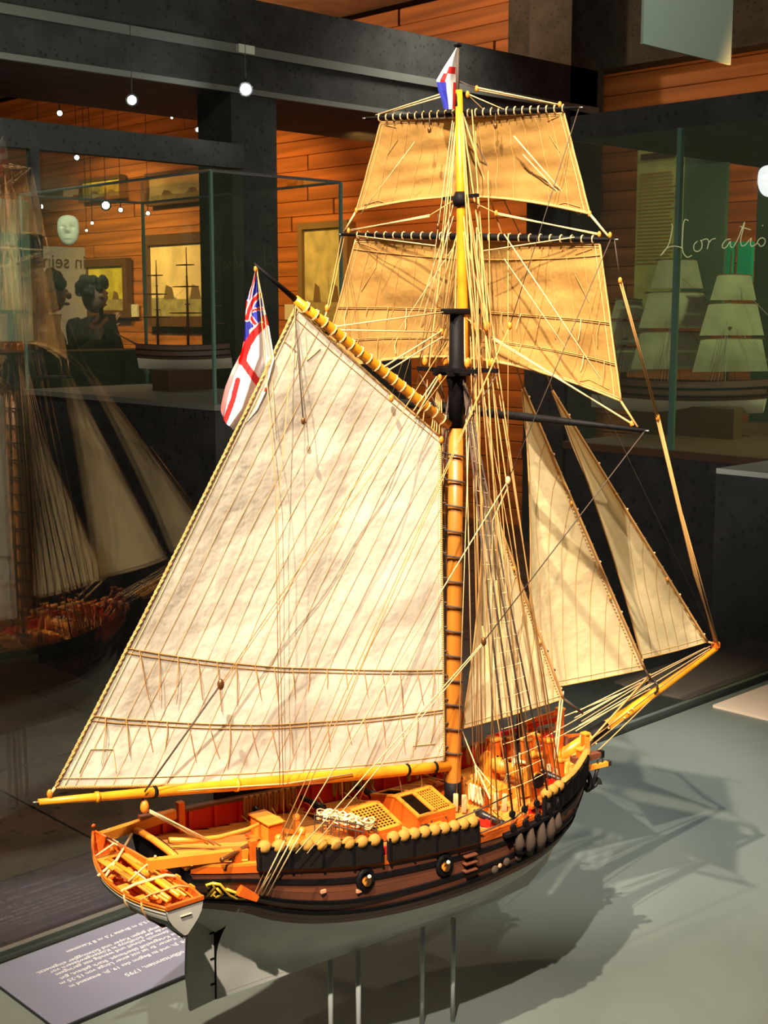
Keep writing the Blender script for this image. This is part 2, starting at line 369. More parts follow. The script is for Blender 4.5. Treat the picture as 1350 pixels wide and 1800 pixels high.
# paintings and wall labels
mat('yellowpaint', (.62, .55, .07), .6, var=.35, vs=8); mat('palepaint', (.80, .62, .36), .6, var=.25, vs=5); mat('greenpaint', (.50, .46, .24), .6, var=.3, vs=8)
mat('seapaint', (.32, .28, .14), .6, var=.3, vs=16); mat('duskpaint', (.16, .10, .05), .6)
def painting(px0, py0, px1, py1, canvas, label, fw_=.07, fm='frame', dx=0):
    a, b_ = R(px0, py0, 0, 6.0-dx), R(px1, py1, 0, 6.0-dx); yl, yr = a.y, b_.y; zt, zb = a.z, b_.z; X = 6.0-dx
    t = empty('painting', label, 'painting', loc=(X, (yl+yr)/2, (zt+zb)/2))
    part(rbox(X+.0, X+.02, yr, yl, zb, zt), 'canvas', canvas, t)
    part(rbox(X-.004, X, yr, yl, zb, zb+(zt-zb)*.26), 'painted_sea', 'seapaint', t)
    n = 3
    for k in range(n):
        yy = yr+(yl-yr)*(.25+.22*k); hh = (zt-zb)*(.20+.12*(k == 1)); w_ = (yl-yr)*.09
        part(MB().prism([(X-.006, yy-w_, zb+(zt-zb)*.24), (X-.006, yy+w_, zb+(zt-zb)*.24), (X-.006, yy+w_*.5, zb+(zt-zb)*.24+hh), (X-.006, yy-w_*.6, zb+(zt-zb)*.24+hh*.8)], (.003, 0, 0)), 'painted_ship', 'duskpaint' if k != 1 else canvas, t)
    for q in ((yr-fw_, yl+fw_, zt, zt+fw_), (yr-fw_, yl+fw_, zb-fw_, zb), (yr-fw_, yr, zb, zt), (yl, yl+fw_, zb, zt)):
        part(rbox(X-.03, X+.03, q[0], q[1], q[2], q[3]), 'frame_bar', fm, t)
    return t
painting(155, 470, 221, 545, 'yellowpaint', 'small bright yellow seascape in a dark frame left of the frigate model')
painting(264, 432, 372, 556, 'palepaint', 'wide pale seascape hanging directly behind the frigate model', .09)
painting(535, 404, 608, 572, 'greenpaint', 'tall pale green seascape left of the topsail', .05, 'frametan')
painting(145, 322, 214, 343, 'yellowpaint', 'narrow yellow picture high on the wall at far left', .03)
painting(262, 312, 366, 346, 'palepaint', 'narrow cream picture high on the wall above the frigate model', .03)
for (a, b_, c, d), lb in (((232, 535, 243, 557), 'small white wall label right of the yellow seascape'), ((353, 543, 371, 573), 'white wall label between the frigate masts and the case edge'), ((389, 541, 407, 567), 'white wall label left of the dark pillar'), ((502, 535, 520, 562), 'faint wall label right of the dark pillar')):
    p, q = R(a, b_, 0, 6.02), R(c, d, 0, 6.02); tag(rbox(6.01, 6.03, q.y, p.y, q.z, p.z).build('wall_label', 'paperwhite'), lb, 'label')
def text(body, size, m, name='lettering', parent=None, ext=.0004, align='LEFT', space=1.0, bevel=0):
    c = bpy.data.curves.new(name, 'FONT'); c.body = body; c.size = size; c.extrude = ext; c.align_x = align; c.space_character = space; c.offset = bevel
    tmp = bpy.data.objects.new(name, c); COL.objects.link(tmp); bpy.context.view_layer.update()
    me = bpy.data.meshes.new_from_object(tmp.evaluated_get(bpy.context.evaluated_depsgraph_get())); bpy.data.objects.remove(tmp)
    me.materials.clear(); me.materials.append(MT[m]); o = bpy.data.objects.new(name, me); COL.objects.link(o)
    if parent: o.parent = parent
    return o
# modelled reflections at the left (mirrored panel, mask, distant lamps), right mask, persons, lamps
mat('infopanel', (.36, .33, .28), .6, var=.1, vs=3)
YI = 8.6
p, q = R(62, 432, 1, YI), R(152, 540, 1, YI)
t = empty('information_panel', 'pale grey board modelled for a reflected information panel, lettering reversed, behind the person at left', 'sign', loc=(p.x, YI, 0))  # solid board stands in for a mirror image of a panel
part(rbox(p.x, q.x, YI-.005, YI+.02, 0, p.z), 'board', 'infopanel', t)
for body, px_, py_, sz in (('in seinen', 152, 472, .15), ('Leb', 96, 500, .10)):
    tx = text(body, sz, 'frame'); tx.matrix_world = Matrix.Translation(R(px_, py_, 1, YI-.01)) @ Matrix(((-1, 0, 0, 0), (0, 0, 1, 0), (0, 1, 0, 0), (0, 0, 0, 1))); at0(tx, t)
p = R(22, 560, 1, 4.6)
tag(rbox(R(0, 360, 1, 4.6).x-.4, R(50, 360, 1, 4.6).x, 4.6, 4.62, 1.32, 1.93).build('information_panel', 'signgreen'), 'pale green panel at the extreme left edge behind the dark post', 'sign')
def face_mask(loc, n, h, label, m):
    t = empty('face_mask', label, 'mask', loc=loc); n = V(n).normalized(); s = V((0, 0, 1)).cross(n).normalized(); u = V((0, 0, 1))
    def sf(a, b):
        A_ = (a-.5)*pi; x = math.sin(A_)*.36*h*(1-.35*max(0, .45-b)*2)*math.sqrt(max(0.02, 1-(2*b-1)**4*.98)); d = math.cos(A_)*.22*h*math.sqrt(max(0, 1-(2*b-1)**4))
        nose = .16*h*math.exp(-((a-.5)/.06)**2)*math.exp(-((b-.50)/.09)**2)*(1 if b < .56 else .6); eye = -.10*h*(math.exp(-((a-.36)/.07)**2)+math.exp(-((a-.64)/.07)**2))*math.exp(-((b-.6)/.045)**2)
        mo = .06*h*math.exp(-((a-.5)/.12)**2)*(math.exp(-((b-.30)/.03)**2)-.8*math.exp(-((b-.275)/.012)**2)+math.exp(-((b-.245)/.03)**2))
        return s*x+u*((b-.5)*h)+n*(d+nose+eye+mo)
    MB().grid(sf, 28, 36).build('face', m, t)
    return t
mat('plaster', (.85, .85, .70), .6, emit=.0)
cn = CW-R(120, 405, 1, 4.15); cn.z = 0
face_mask(R(120, 405, 1, 4.205), V((-.75, -1, 0)), .125, 'pale yellow relief modelled for a reflected face mask at upper left beside the dark post', 'plaster')  # solid relief stands in for the reflection of a face
cn = CW-R(1348, 318, 0, 2.95); cn.z = 0
face_mask(R(1352, 318, 0, 2.95), cn, .095, 'self-glowing white face mask at the right edge above the handwriting', 'glowface')
def person(foot, face, label, pose, hairlong):
    t = empty('person', label, 'person', loc=(foot.x, foot.y, 0)); d = V(face); d.z = 0; d.normalize(); s = V((0, 0, 1)).cross(d)
    J = dict(pel=(0, 0, .93), che=(0, .01, 1.25), nck=(0, .03, 1.43), hip1=(.09, 0, .90), kn1=(.10, .02, .50), an1=(.10, 0, .09), to1=(.11, .15, .04), hip2=(-.09, 0, .90), kn2=(-.10, .02, .50), an2=(-.10, 0, .09), to2=(-.11, .15, .04),
             sh1=(.18, 0, 1.38), el1=(.24, .08, 1.14), wr1=(.14, .32, 1.30), sh2=(-.18, 0, 1.38), el2=(-.24, .06, 1.12), wr2=(-.12, .30, 1.27) if pose else (-.25, .05, .86))
    rad = dict(pel=.14, che=.15, nck=.055, hip1=.095, kn1=.06, an1=.042, to1=.035, hip2=.095, kn2=.06, an2=.042, to2=.035, sh1=.062, el1=.045, wr1=.028, sh2=.062, el2=.045, wr2=.028)
    ed = 'pel-che che-nck pel-hip1 hip1-kn1 kn1-an1 an1-to1 pel-hip2 hip2-kn2 kn2-an2 an2-to2 che-sh1 sh1-el1 el1-wr1 che-sh2 sh2-el2 el2-wr2'.split()
    ks = list(J); W = lambda p: s*p[0]+d*p[1]+V((0, 0, p[2]))
    def skinmesh(name, pts, edges, rr, m, root=0):
        me = bpy.data.meshes.new(name); me.from_pydata([W(p) for p in pts], edges, []); o = bpy.data.objects.new(name, me); COL.objects.link(o); o.parent = t
        md = o.modifiers.new('s', 'SKIN'); o.modifiers.new('b', 'SUBSURF').levels = 1; o.modifiers['b'].render_levels = 1
        for v_, q in zip(me.skin_vertices[0].data, rr): v_.radius = (q, q)
        me.skin_vertices[0].data[root].use_root = True; me.materials.append(MT[m]); return o
    skinmesh('body', [J[k] for k in ks], [tuple(ks.index(z) for z in e.split('-')) for e in ed], [rad[k] for k in ks], 'darkcloth')
    hb = MB(); hb.ball(W((0, .05, 1.56)), .105, 12, 10, (.8, .9, 1.15)); hb.ball(W((0, .155, 1.55)), .022, 6, 5); hb.ball(W((0, .14, 1.50)), .02, 6, 4, (1.3, 1, .5))
    for sd in (1, -1): hb.ball(W((sd*.085, .03, 1.56)), .02, 6, 4); hb.ball(W((sd*.035, .135, 1.58)), .012, 6, 4)
    hb.build('head', 'skin', t)
    hh = MB(); rnd = random.Random(3)
    for k in range(46 if hairlong else 26):
        a = rnd.uniform(0, 2*pi); z = rnd.uniform(1.40 if hairlong else 1.58, 1.68)
        if math.sin(a) > .45 and z < 1.62: continue
        hh.ball(W((.10*math.cos(a)*(1.15 if hairlong else .8), .03+.095*math.sin(a), z)), .045 if hairlong else .035, 6, 5)
    hh.build('hair', 'hair', t)
    for k, w_ in enumerate(('wr1', 'wr2')):
        b0 = V(J[w_]); m_ = MB(); dr = V((-.1 if k == 0 else .1, .3, 1)).normalized() if (pose or k == 0) else V((0, .1, -1)).normalized(); sd = V((1, 0, 0))
        pr = [(0, 0, 0)]; pts = [b0, b0+dr*.05, b0+dr*.085]; edges = [(0, 1), (1, 2)]; rr = [.024, .034, .030]
        for f_ in range(4):
            o_ = sd*(.027-.018*f_); l_ = (.07, .078, .072, .055)[f_]; i = len(pts)
            pts += [b0+dr*.09+o_, b0+dr*(.09+l_*.5)+o_*1.05+V((0, .012, 0)), b0+dr*(.09+l_*.85)+o_*1.05+V((0, .035, 0))]; edges += [(2, i), (i, i+1), (i+1, i+2)]; rr += [.009, .0085, .007]
        i = len(pts); ts = 1 if k else -1
        pts += [b0+dr*.04+sd*ts*.035, b0+dr*.075+sd*ts*.055+V((0, .02, 0))]; edges += [(1, i), (i, i+1)]; rr += [.011, .008]
        skinmesh('hand', pts, edges, rr, 'skin')
    return t, W
fp = R(78, 540, 1, 6.8); ps, W = person(fp, (1, -.35, 0), 'person with dark curly hair holding up a phone, seen dimly at left', True, True)
ph = MB().box((0, 0, 0), (.075, .01, .15), bev=.004).build('phone', 'blackpaint'); tag(ph, 'dark phone held up by the curly-haired person', 'phone')
ph.location = V((fp.x, fp.y, 0))+W((.01, .36, 1.40)); ph.rotation_euler = (0, 0, math.radians(70))
fp = R(157, 540, 1, 7.4); person(fp, (1, .2, 0), 'second dim person in dark clothes standing in front of the yellow seascape', False, False)
def lamp(px, py, ax, val, r_, m, label, grp=None, emat='lampwhite'):
    p = R(px, py, ax, val); t = empty('spotlight', label, 'lamp', grp, loc=p); d = (CW-p).normalized(); e = p+d*.001  # name shared by real spotlights and the modelled lamp reflections
    q = V((0, 0, 0)); MB().tube([q-d*.05*r_/.012, q-d*.01, q], [r_*1.2, r_*1.5, r_*1.45], 10).build('housing', m, t)
    MB().ball(q+d*r_*.5, r_, 10, 8).build('lens', emat, t)
    MB().tube([q-d*.03, q-d*.03+V((0, 0, .09))], r_*.25, 5).build('bracket', m, t)
    MB().tube([q-d*.03+V((0, 0, .09)), V((0, 0, 3.62-p.z))], .0018, 4).build('drop_rod', m, t)
for a, b_, r_, lb in [(135, 277, .012, 'small white lamp reflection alone above and right of the dark post'), (186, 361, .020, 'largest white lamp reflection of the cluster below the yellow picture strip'), (212, 369, .011, 'small lamp reflection just right of the largest one in the cluster'), (260, 375, .010, 'small lamp reflection in front of the frigate case, left part'),
        (373, 371, .013, 'lamp reflection close to the front vertical edge of the frigate case'), (397, 380, .010, 'small lamp reflection right of the frigate case front edge'), (72, 363, .011, 'small lamp reflection beside the dark post, left of the face mask'), (105, 199, .013, 'lamp reflection on the dark top rail of the partition, far left'), (348, 228, .012, 'lamp reflection right under the dark beam, left of the dazzling lamp'),
        (302, 207, .006, 'tiny lamp reflection between two brighter ones under the beam'), (152, 405, .006, 'tiny lamp reflection right of the face mask, lower one'), (162, 392, .008, 'tiny lamp reflection right of the face mask, upper one')]:
    lamp(a, b_, 1, 5.6, r_, 'beamdark', lb, 'distant lamp reflections modelled as lamps')  # reflections of lamps, built as hanging lamps on rods
lamp(232, 176, 1, 4.0, .018, 'beamdark', 'flat pale spotlight just under the dark beam at upper left')
lamp(432, 157, 1, 4.05, .022, 'beamdark', 'dazzling white spotlight on the dark beam, brightest lamp in view', None, 'starlamp')
rf = rbox(*sorted((R(418, 82, 1, 4.27).x, R(446, 92, 1, 4.27).x)), 4.262, 4.283, R(430, 94, 1, 4.27).z, R(430, 79, 1, 4.27).z).build('strip_reflection', 'plaster'); tag(rf, 'small pale plate modelled as a bright reflection on the beam strip above the dazzling spotlight', 'lamp')  # plate stands in for a bright reflection on the strip
# hanging sheet at upper right
p, q = R(1128, 77, 1, 2.6), R(1283, 105, 1, 2.6)
hs = MB().box(((p.x+q.x)/2, 2.6, (p.z+3.55)/2), (q.x-p.x, .012, 3.55-p.z)).build('hanging_sign', 'signgreen'); tag(hs, 'blank pale grey-green banner board hanging from the ceiling at upper right', 'sign')
# right showcase with the three-master
YE = R(1005, 249, 0, 3.0).y; YJ = R(1187, 500, 0, 3.0).y
g = empty('glass_showcase', 'wide green tinted showcase at right with a full-rigged ship under sail', 'showcase', loc=(3.0, YE, 0))
part(rbox(3.0, 4.3, -1.2, YE, 0, .96), 'plinth', 'plinthdark', g); part(rbox(2.985, 4.3, -1.2, YE, .96, .985), 'plinth_top', 'frame', g)
part(rbox(2.99, 4.3, -1.2, YE, 2.04, 2.12), 'top_rail', 'beamdark', g)
part(sheet(3.0, 3.01, -1.2, YJ-.006, .985, 2.04), 'pane', 'greenglass', g); part(sheet(3.0, 3.01, YJ+.006, YE, .985, 2.04), 'pane', 'greenglass', g)
part(rbox(2.995, 3.015, YJ-.008, YJ+.008, .985, 2.04), 'pane_joint', 'greenedge', g)
mat('caseback', (.05, .065, .045), .8, var=.2, vs=4); mat('textpanel', (.50, .43, .14), .7, var=.25, vs=6); mat('teal', (.02, .33, .20), .5); mat('greypanel', (.10, .13, .09), .7)
part(rbox(4.25, 4.28, -1.2, YE, .985, 2.04), 'back_wall', 'caseback', g)
def panel(px0, py0, px1, py1, X, m, label, name='information_panel'):
    a, b_ = R(px0, py0, 0, X), R(px1, py1, 0, X)
    t = empty(name, label, 'sign', loc=(X, b_.y, b_.z)); part(rbox(X, X+.02, b_.y, a.y, b_.z, a.z), 'board', m, t); return t, a, b_
t, a, b_ = panel(1122, 240, 1190, 540, 3.95, 'textpanel', 'tall yellowish text panel with close lines of print in the right showcase')
b_ = b_.copy(); b_.z = R(1150, 470, 0, 3.95).z
for k in range(26):
    z = a.z-.16-k*(a.z-.16-b_.z)/26; part(rbox(3.944, 3.951, b_.y+.02+random.uniform(0, .03), a.y-.015, z, z+.006), 'text_line', 'seam', t)
part(rbox(3.944, 3.951, b_.y+.03, a.y-.02, a.z-.10, a.z-.075), 'heading', 'frame', t)
panel(1192, 262, 1268, 560, 3.97, 'greypanel', 'plain dark grey-green panel right of the yellowish text panel')
panel(1268, 425, 1285, 520, 4.0, 'teal', 'left of two bright teal strips behind the handwriting')
panel(1297, 425, 1318, 518, 4.0, 'teal', 'right of two bright teal strips behind the handwriting')
hw = empty('handwriting', 'pale yellow handwritten word Horatio on the glass of the right showcase', 'lettering', loc=(2.97, 1.6, 1.7))
mat('glowing_script', (.80, .78, .42), .6, emit=.25)  # emission makes the written strokes look lit
ST = [[(1180, 393), (1182, 398), (1180, 412), (1176, 428), (1168, 442), (1161, 449)], [(1162, 448), (1170, 438), (1180, 433), (1190, 433), (1200, 436)], [(1210, 388), (1204, 386), (1201, 396), (1200, 414), (1199, 432), (1201, 444), (1208, 452), (1216, 449)],
      [(1226, 424), (1220, 430), (1220, 439), (1226, 442), (1233, 437), (1234, 427), (1231, 422)], [(1233, 423), (1240, 420), (1244, 421), (1246, 426), (1243, 438)], [(1246, 427), (1251, 421), (1258, 419)],
      [(1284, 420), (1276, 422), (1270, 430), (1271, 436), (1277, 434), (1284, 424), (1284, 433), (1289, 435)], [(1290, 433), (1298, 418), (1305, 400), (1309, 390), (1306, 404), (1302, 422), (1304, 432), (1311, 430)], [(1301, 398), (1310, 401), (1320, 404)],
      [(1311, 430), (1318, 421), (1321, 419), (1319, 428), (1322, 433), (1329, 429)], [(1330, 429), (1334, 421), (1340, 418), (1345, 422), (1343, 430), (1337, 433), (1333, 428)], [(1340, 396), (1341, 397)]]
for s in ST:
    pts = [R(a_, b2, 0, 2.985)-V((2.97, 1.6, 1.7)) for a_, b2 in s]
    sm = []
    for i in range(len(pts)-1):
        p0, p1, p2, p3 = pts[max(i-1, 0)], pts[i], pts[i+1], pts[min(i+2, len(pts)-1)]
        for k in range(4):
            t_ = k/4; sm.append(.5*((2*p1)+(p2-p0)*t_+(2*p0-5*p1+4*p2-p3)*t_*t_+(3*p1-p0-3*p2+p3)*t_**3))
    sm.append(pts[-1]); MB().tube(sm, .0017, 5).build('pen_stroke', 'glowing_script', hw)
gp = R(1195, 722, 0, 3.5)
period_ship('sailing_ship_model', 'full-rigged ship model with grey-green sails in the right background showcase', (gp.x, gp.y, gp.z-.01), math.radians(-72), .66, True, 'ghosthull', 1.1, .9, -.85)
hb_ = R(1200, 715, 0, 3.5)
sb = rbox(gp.x-.03, gp.x+.03, gp.y-.25, gp.y+.20, .985, gp.z+.02).build('display_stand', 'frame'); tag(sb, 'dark bar stand beneath the sailing ship model in the right showcase', 'stand')
# nearer plinth with white top at the right edge
c = R(1259, 823, 2, 1.0)
g = empty('museum_plinth', 'dark box plinth with a white top at the right edge beyond the bowsprit', 'plinth', loc=(c.x, c.y, 0))
part(rbox(c.x, c.x+.42, c.y-1.4, c.y, 0, .985), 'body', 'plinthdark', g); part(rbox(c.x, c.x+.42, c.y-1.4, c.y, .985, 1.0), 'top', 'paperwhite', g)
part(rbox(c.x+.08, c.x+.34, c.y-1.2, c.y-.12, 1.0, 1.02), 'inner_board', 'paperwhite', g)
# lights of the room, with unseen fills added
light('SPOT', 'wall_spot_1', (3.9, 6.9, 3.2), (6, 7.9, 1.5), 620, (1, .52, .13), .05, 70, .8)
light('SPOT', 'wall_spot_2', (3.9, 9.2, 3.2), (6, 9.8, 1.6), 620, (1, .62, .18), .05, 66, .8)
light('SPOT', 'wall_spot_3', (4.4, 4.9, 2.4), (6, 5.9, 1.5), 170, (1, .50, .14), .05, 90, .8)
light('SPOT', 'wall_spot_4', (4.3, 2.4, 2.2), (6, 2.6, 2.7), 110, (1, .55, .2), .05, 100, .8)
light('SPOT', 'wall_spot_5', (4.6, 5.0, 3.3), (6, 4.8, 2.6), 60, (1, .6, .3), .05, 120, .8)
light('SPOT', 'green_case_spot', (3.35, 1.2, 2.02), (3.9, 1.5, 1.3), 60, (.80, 1, .52), .04, 140, .8)
light('SPOT', 'green_case_spot_2', (3.2, .4, 2.02), (4.0, 1.2, 1.3), 40, (.80, 1, .62), .04, 120, .8)
light('SPOT', 'ceiling_wash', (4.4, 3.9, 3.4), (4.3, 3.9, 0), 160, (1, .93, .82), .2, 110, .9)
light('AREA', 'banner_fill', (3.2, .8, 3.2), (4.2, 2.6, 3.0), 22, (.95, 1, .9), .5)  # unseen fill added to lift the hanging board
light('AREA', 'beam_wash', (1.0, 1.2, 1.2), (2.2, 4.3, 2.9), 30, (1, .95, .86), 1.2)
light('SPOT', 'panel_fill', (3.4, 6.2, 3.2), (4.9, 8.6, 1.6), 260, (1, .95, .80), .05, 60, .8)  # unseen fill added for the otherwise dark lettered board
light('SPOT', 'mask_fill', (1.3, 2.4, 2.5), tuple(R(120, 405, 1, 4.2)), 150, (1, .95, .65), .02, 14)  # small unseen lamp added to brighten the left mask
light('SPOT', 'partition_fill', (.9, 3.3, 2.9), (1.9, 4.24, 1.9), 60, (.95, 1, .80), .1, 70, .8)  # unseen fill added to light the haze on the partition glass
light('AREA', 'ceiling_fill', (3.4, 6.6, 2.7), (3.4, 6.6, 4), 240, (1, .62, .35), 1.5)  # unseen upward fill added to brighten the wooden ceiling
light('SPOT', 'soffit_spot', (2.6, 8.3, 2.6), (5.9, 10.5, 2.8), 160, (1, .5, .15), .05, 60, .8)
light('SPOT', 'floor_wash', (.5, 2.9, 3.3), (.2, 2.7, 0), 150, (1, .62, .36), .2, 62, .7)
# ================================================================ THE CASE AROUND THE MODEL
BZ = Z0-.190; YP = .355
g = empty('display_case', 'grey-topped display case with a clear back pane, carrying the cutter model', 'showcase', loc=(.3, -.3, 0))
part(rbox(-1.6, 2.2, -1.25, YP+.012, 0, BZ-.02), 'plinth_body', 'plinthdark', g)
part(rbox(-1.6, 2.2, -1.25, YP-.004, BZ-.02, BZ), 'plinth_top', 'plinthgrey', g)
part(rbox(-1.6, 2.2, YP+.0065, YP+.014, BZ-.02, BZ+.006), 'edge_rail', 'steel', g)
part(rbox(-1.6, 2.2, YP-.004, YP-.0015, BZ-.02, BZ+.002), 'gasket', 'labelblack', g)
part(MB().box((.3, YP+.0025, BZ+.72), (3.8, .0075, 1.46)), 'glass_pane', 'caseglass', g)
# lettered label board lying on the case floor
zl = BZ+.004
LW = Matrix.Translation((0, 0, 0))
fy = R(233, 1610, 2, zl).y; ny = R(119, 1801, 2, zl).y; lx = R(60, 1777, 2, zl).x
g = empty('label_board', 'grey-violet label board with white German text lying left of the rudder', 'label', loc=(lx, ny, BZ))
part(rbox(lx, lx+.36, ny, fy, BZ+.0003, zl-.0008), 'backing', 'labelblack', g); part(rbox(lx, lx+.36, ny+.0015, fy, zl-.0008, zl), 'face', 'labelface', g)
for s, px, py, sz in (('Kriegskutter, Großbritannien, 1795', 217, 1713, .0085), ('es 18. Jh. und zu Beginn des 19. Jh. entstand in', 120, 1733, .0072), ('und der Kutter. Er ist mit einer Länge von 15-25 m', 103, 1728, .0072), ('ste Kriegsschiff überhaupt. Stark gebaut, gut', 104, 1719, .0072), ('et, dennoch schnell und wendig mit geringem', 96, 1712, .0072), ('ng, wurde der Schiffstyp in Küstengewässern vor', 86, 1708, .0072), ('im Kampf gegen Kaper und Schmuggler eingesetzt.', 62, 1710, .0072), ('M 1:50 Länge 15,5 m Breite 7,5 m 8 Kanonen', 115, 1672, .0072)):
    p = R(px, py, 2, zl+.0003); o = text(s, sz, 'labeltext', align='RIGHT', ext=.0001)
    o.matrix_world = Matrix.Translation(p) @ Matrix.Rotation(pi, 4, 'Z'); at0(o, g)
a = R(1257, 1240, 2, zl); b_ = R(1350, 1270, 2, zl); c = R(1352, 1207, 2, zl)
tag(rbox(a.x, a.x+.4, b_.y-.02, a.y+.004, BZ, zl).build('label_board', 'beigepaper'), 'blank beige card lying on the case floor at the right edge', 'label')
# ================================================================ THE CUTTER MODEL (ship frame: x forward, y port, z up, origin at the mast foot)
S = empty('cutter_model', 'large wooden single-masted sailing cutter model under full cream sail, centre of the case', 'ship model', ship=True)
XT = [-.268, -.24, -.20, -.15, -.10, -.05, 0, .04, .08, .11, .13, .145, .152]
BR = table(XT, [.040, .047, .056, .066, .0715, .0740, .0725, .0685, .057, .042, .0285, .012, .002])
ZR = table(XT, [.030, .025, .020, .013, .009, .006, .005, .008, .012, .018, .022, .028, .030])
ZW = table([-.268, -.24, -.22, -.20, -.17, -.13, -.06, .01, .06, .10, .14, .152], [-.010, -.013, -.020, -.030, -.039, -.043, -.041, -.036, -.031, -.027, -.020, -.018])
def ZB(x):
    if x < -.2275: return table([-.268, -.255, -.2275], [-.012, -.022, -.045])(x)
    return table([-.2275, .04, .08, .104, .12, .132, .139, .146, .152], [-.094, -.094, -.088, -.074, -.058, -.038, -.017, .006, .022])(x)
TMf = table([-.2275, -.20, -.15, -.10, -.05, 0, .04, .08, .11, .13, .152], [.95, .85, .75, .68, .66, .66, .68, .76, .86, .92, .95])
PWf = table([-.2275, -.20, -.15, -.10, -.05, 0, .04, .08, .11, .13, .152], [3.6, 2.7, 1.9, 1.5, 1.3, 1.3, 1.5, 1.9, 2.0, 1.6, 1.0])
def HB(x, z, off=0):                                              # half-breadth of the hull
    zb, zr = ZB(x), ZR(x); t = max(0, min(1, (z-zb)/(zr-zb)))
    if x < -.2275: tm, p = .9, .8
    else: tm, p = TMf(x), PWf(x)
    g = math.sin(pi/2*min(1, t/tm))**p
    return max(.0026, (BR(x)-.0015)*g+.0015*t)+off
def hullpt(x, z, sd, off=0):
    return V((x, sd*HB(x, z, off), z))
def stations(a, b, n): return [a+(b-a)*i/n for i in range(n+1)]
hull = MB()
for sd in (-1, 1):
    for a, b, n in ((-.2274, .1519, 60), (-.268, -.2276, 8)):
        xs = stations(a, b, n)
        hull.grid(lambda u, v: (lambda x: hullpt(x, ZB(x)+(ZW(x)+.004-ZB(x))*v if ZW(x) > ZB(x) else ZB(x), sd))(xs[min(n, int(round(u*n)))]), n, 12)
hullo = hull.build('hull_bottom', 'hullwhite', S, 'white underwater hull')
core = MB()
for sd in (-1, 1):
    core.grid(lambda u, v: (lambda x: hullpt(x, max(ZB(x), ZW(x))+(ZR(x)-.001-max(ZB(x), ZW(x)))*v, sd, -.0006))(-.268+.4199*u), 60, 8)
core.build('hull_side', 'hullbrown', S)
keel = MB(); keel.prism([(-.2275, -.0024, -.0975), (.05, -.0024, -.0975), (.085, -.0024, -.094), (.108, -.0024, -.078), (.123, -.0024, -.060), (.135, -.0024, -.039), (.142, -.0024, -.017), (.149, -.0024, .006), (.156, -.0024, .030),
    (.150, -.0024, .030), (.144, -.0024, .006), (.136, -.0024, -.017), (.128, -.0024, -.037), (.112, -.0024, -.060), (.095, -.0024, -.078), (.07, -.0024, -.088), (-.2275, -.0024, -.088)], (0, .0048, 0)).build('keel', 'hullwhite', S)
# planks of the topsides: each strake an object
LV = [(0, .10, 'hullbrown', 0, ), (.105, .20, 'hullbrown', 0), (.20, .265, 'blackpaint', .0016), (.27, .385, 'hullbrown', 0), (.39, .45, 'blackpaint', .0014), (.455, .57, 'hullbrown', 0), (.575, .69, 'hullbrown', 0), (.695, .76, 'blackpaint', .0012), (.765, .87, 'hullbrown', 0), (.875, 1, 'orangewood', .0008)]
def ZL(x, s): a = max(ZW(x), ZB(x)+.0005); return a+(ZR(x)-a)*s
for sd in (-1, 1):
    for a, b, m, o in LV:
        mb = MB(); n = 56; th = .0006+o
        for (v0, v1, oo) in ((a, b, th),):
            xs = stations(-.2675, .1515, n)
            ring = []
            for x in xs:
                z0, z1 = ZL(x, v0), ZL(x, v1); ring += [hullpt(x, z0, sd, -.0005), hullpt(x, z0, sd, th), hullpt(x, z1, sd, th), hullpt(x, z1, sd, -.0005)]
            mb.add(ring, [(i*4+k, i*4+(k+1) % 4, i*4+4+(k+1) % 4, i*4+4+k) for i in range(n) for k in range(4)], False)
        mb.build('hull_wale' if m == 'blackpaint' else ('rail' if m == 'orangewood' else 'hull_plank'), m, S)
# transom
tr = [(-.268-.004*(z > .02), y, z) for y, z in [(-.040, .030), (-.041, .012), (-.034, -.002), (-.018, -.011), (0, -.014), (.018, -.011), (.034, -.002), (.041, .012), (.040, .030), (.022, .0345), (0, .036), (-.022, .0345)]]
MB().prism(tr, (.004, 0, 0)).build('transom', 'blackpaint', S)
for q in (-.024, -.008, .008, .024): MB().box((-.2735, q, .006), (.003, .010, .013), bev=.001).build('transom_panel', 'redpaint' if q > 0 else 'hullbrown', S)
MB().tube([(-.270, -.042, .030), (-.273, -.022, .0355), (-.274, 0, .0372), (-.273, .022, .0355), (-.270, .042, .030)], .0026, 6).build('taffrail', 'palewood', S)
# rudder
rd = MB(); rd.prism([(-.2286, -.0016, -.024), (-.2286, -.0016, -.0975), (-.2490, -.0016, -.1000), (-.2515, -.0016, -.070), (-.2490, -.0016, -.024)], (0, .0032, 0)); rdo = rd.build('rudder', 'hullwhite', S)
for z in (-.045, -.065, -.085): MB().box((-.2300, 0, z), (.004, .0040, .0014)).build('rudder_hinge', 'blackpaint', rdo)
MB().beam((-.2281, 0, -.0975), (-.2281, 0, -.03), .0036, .0010).build('stern_gap', 'blackpaint', rdo)
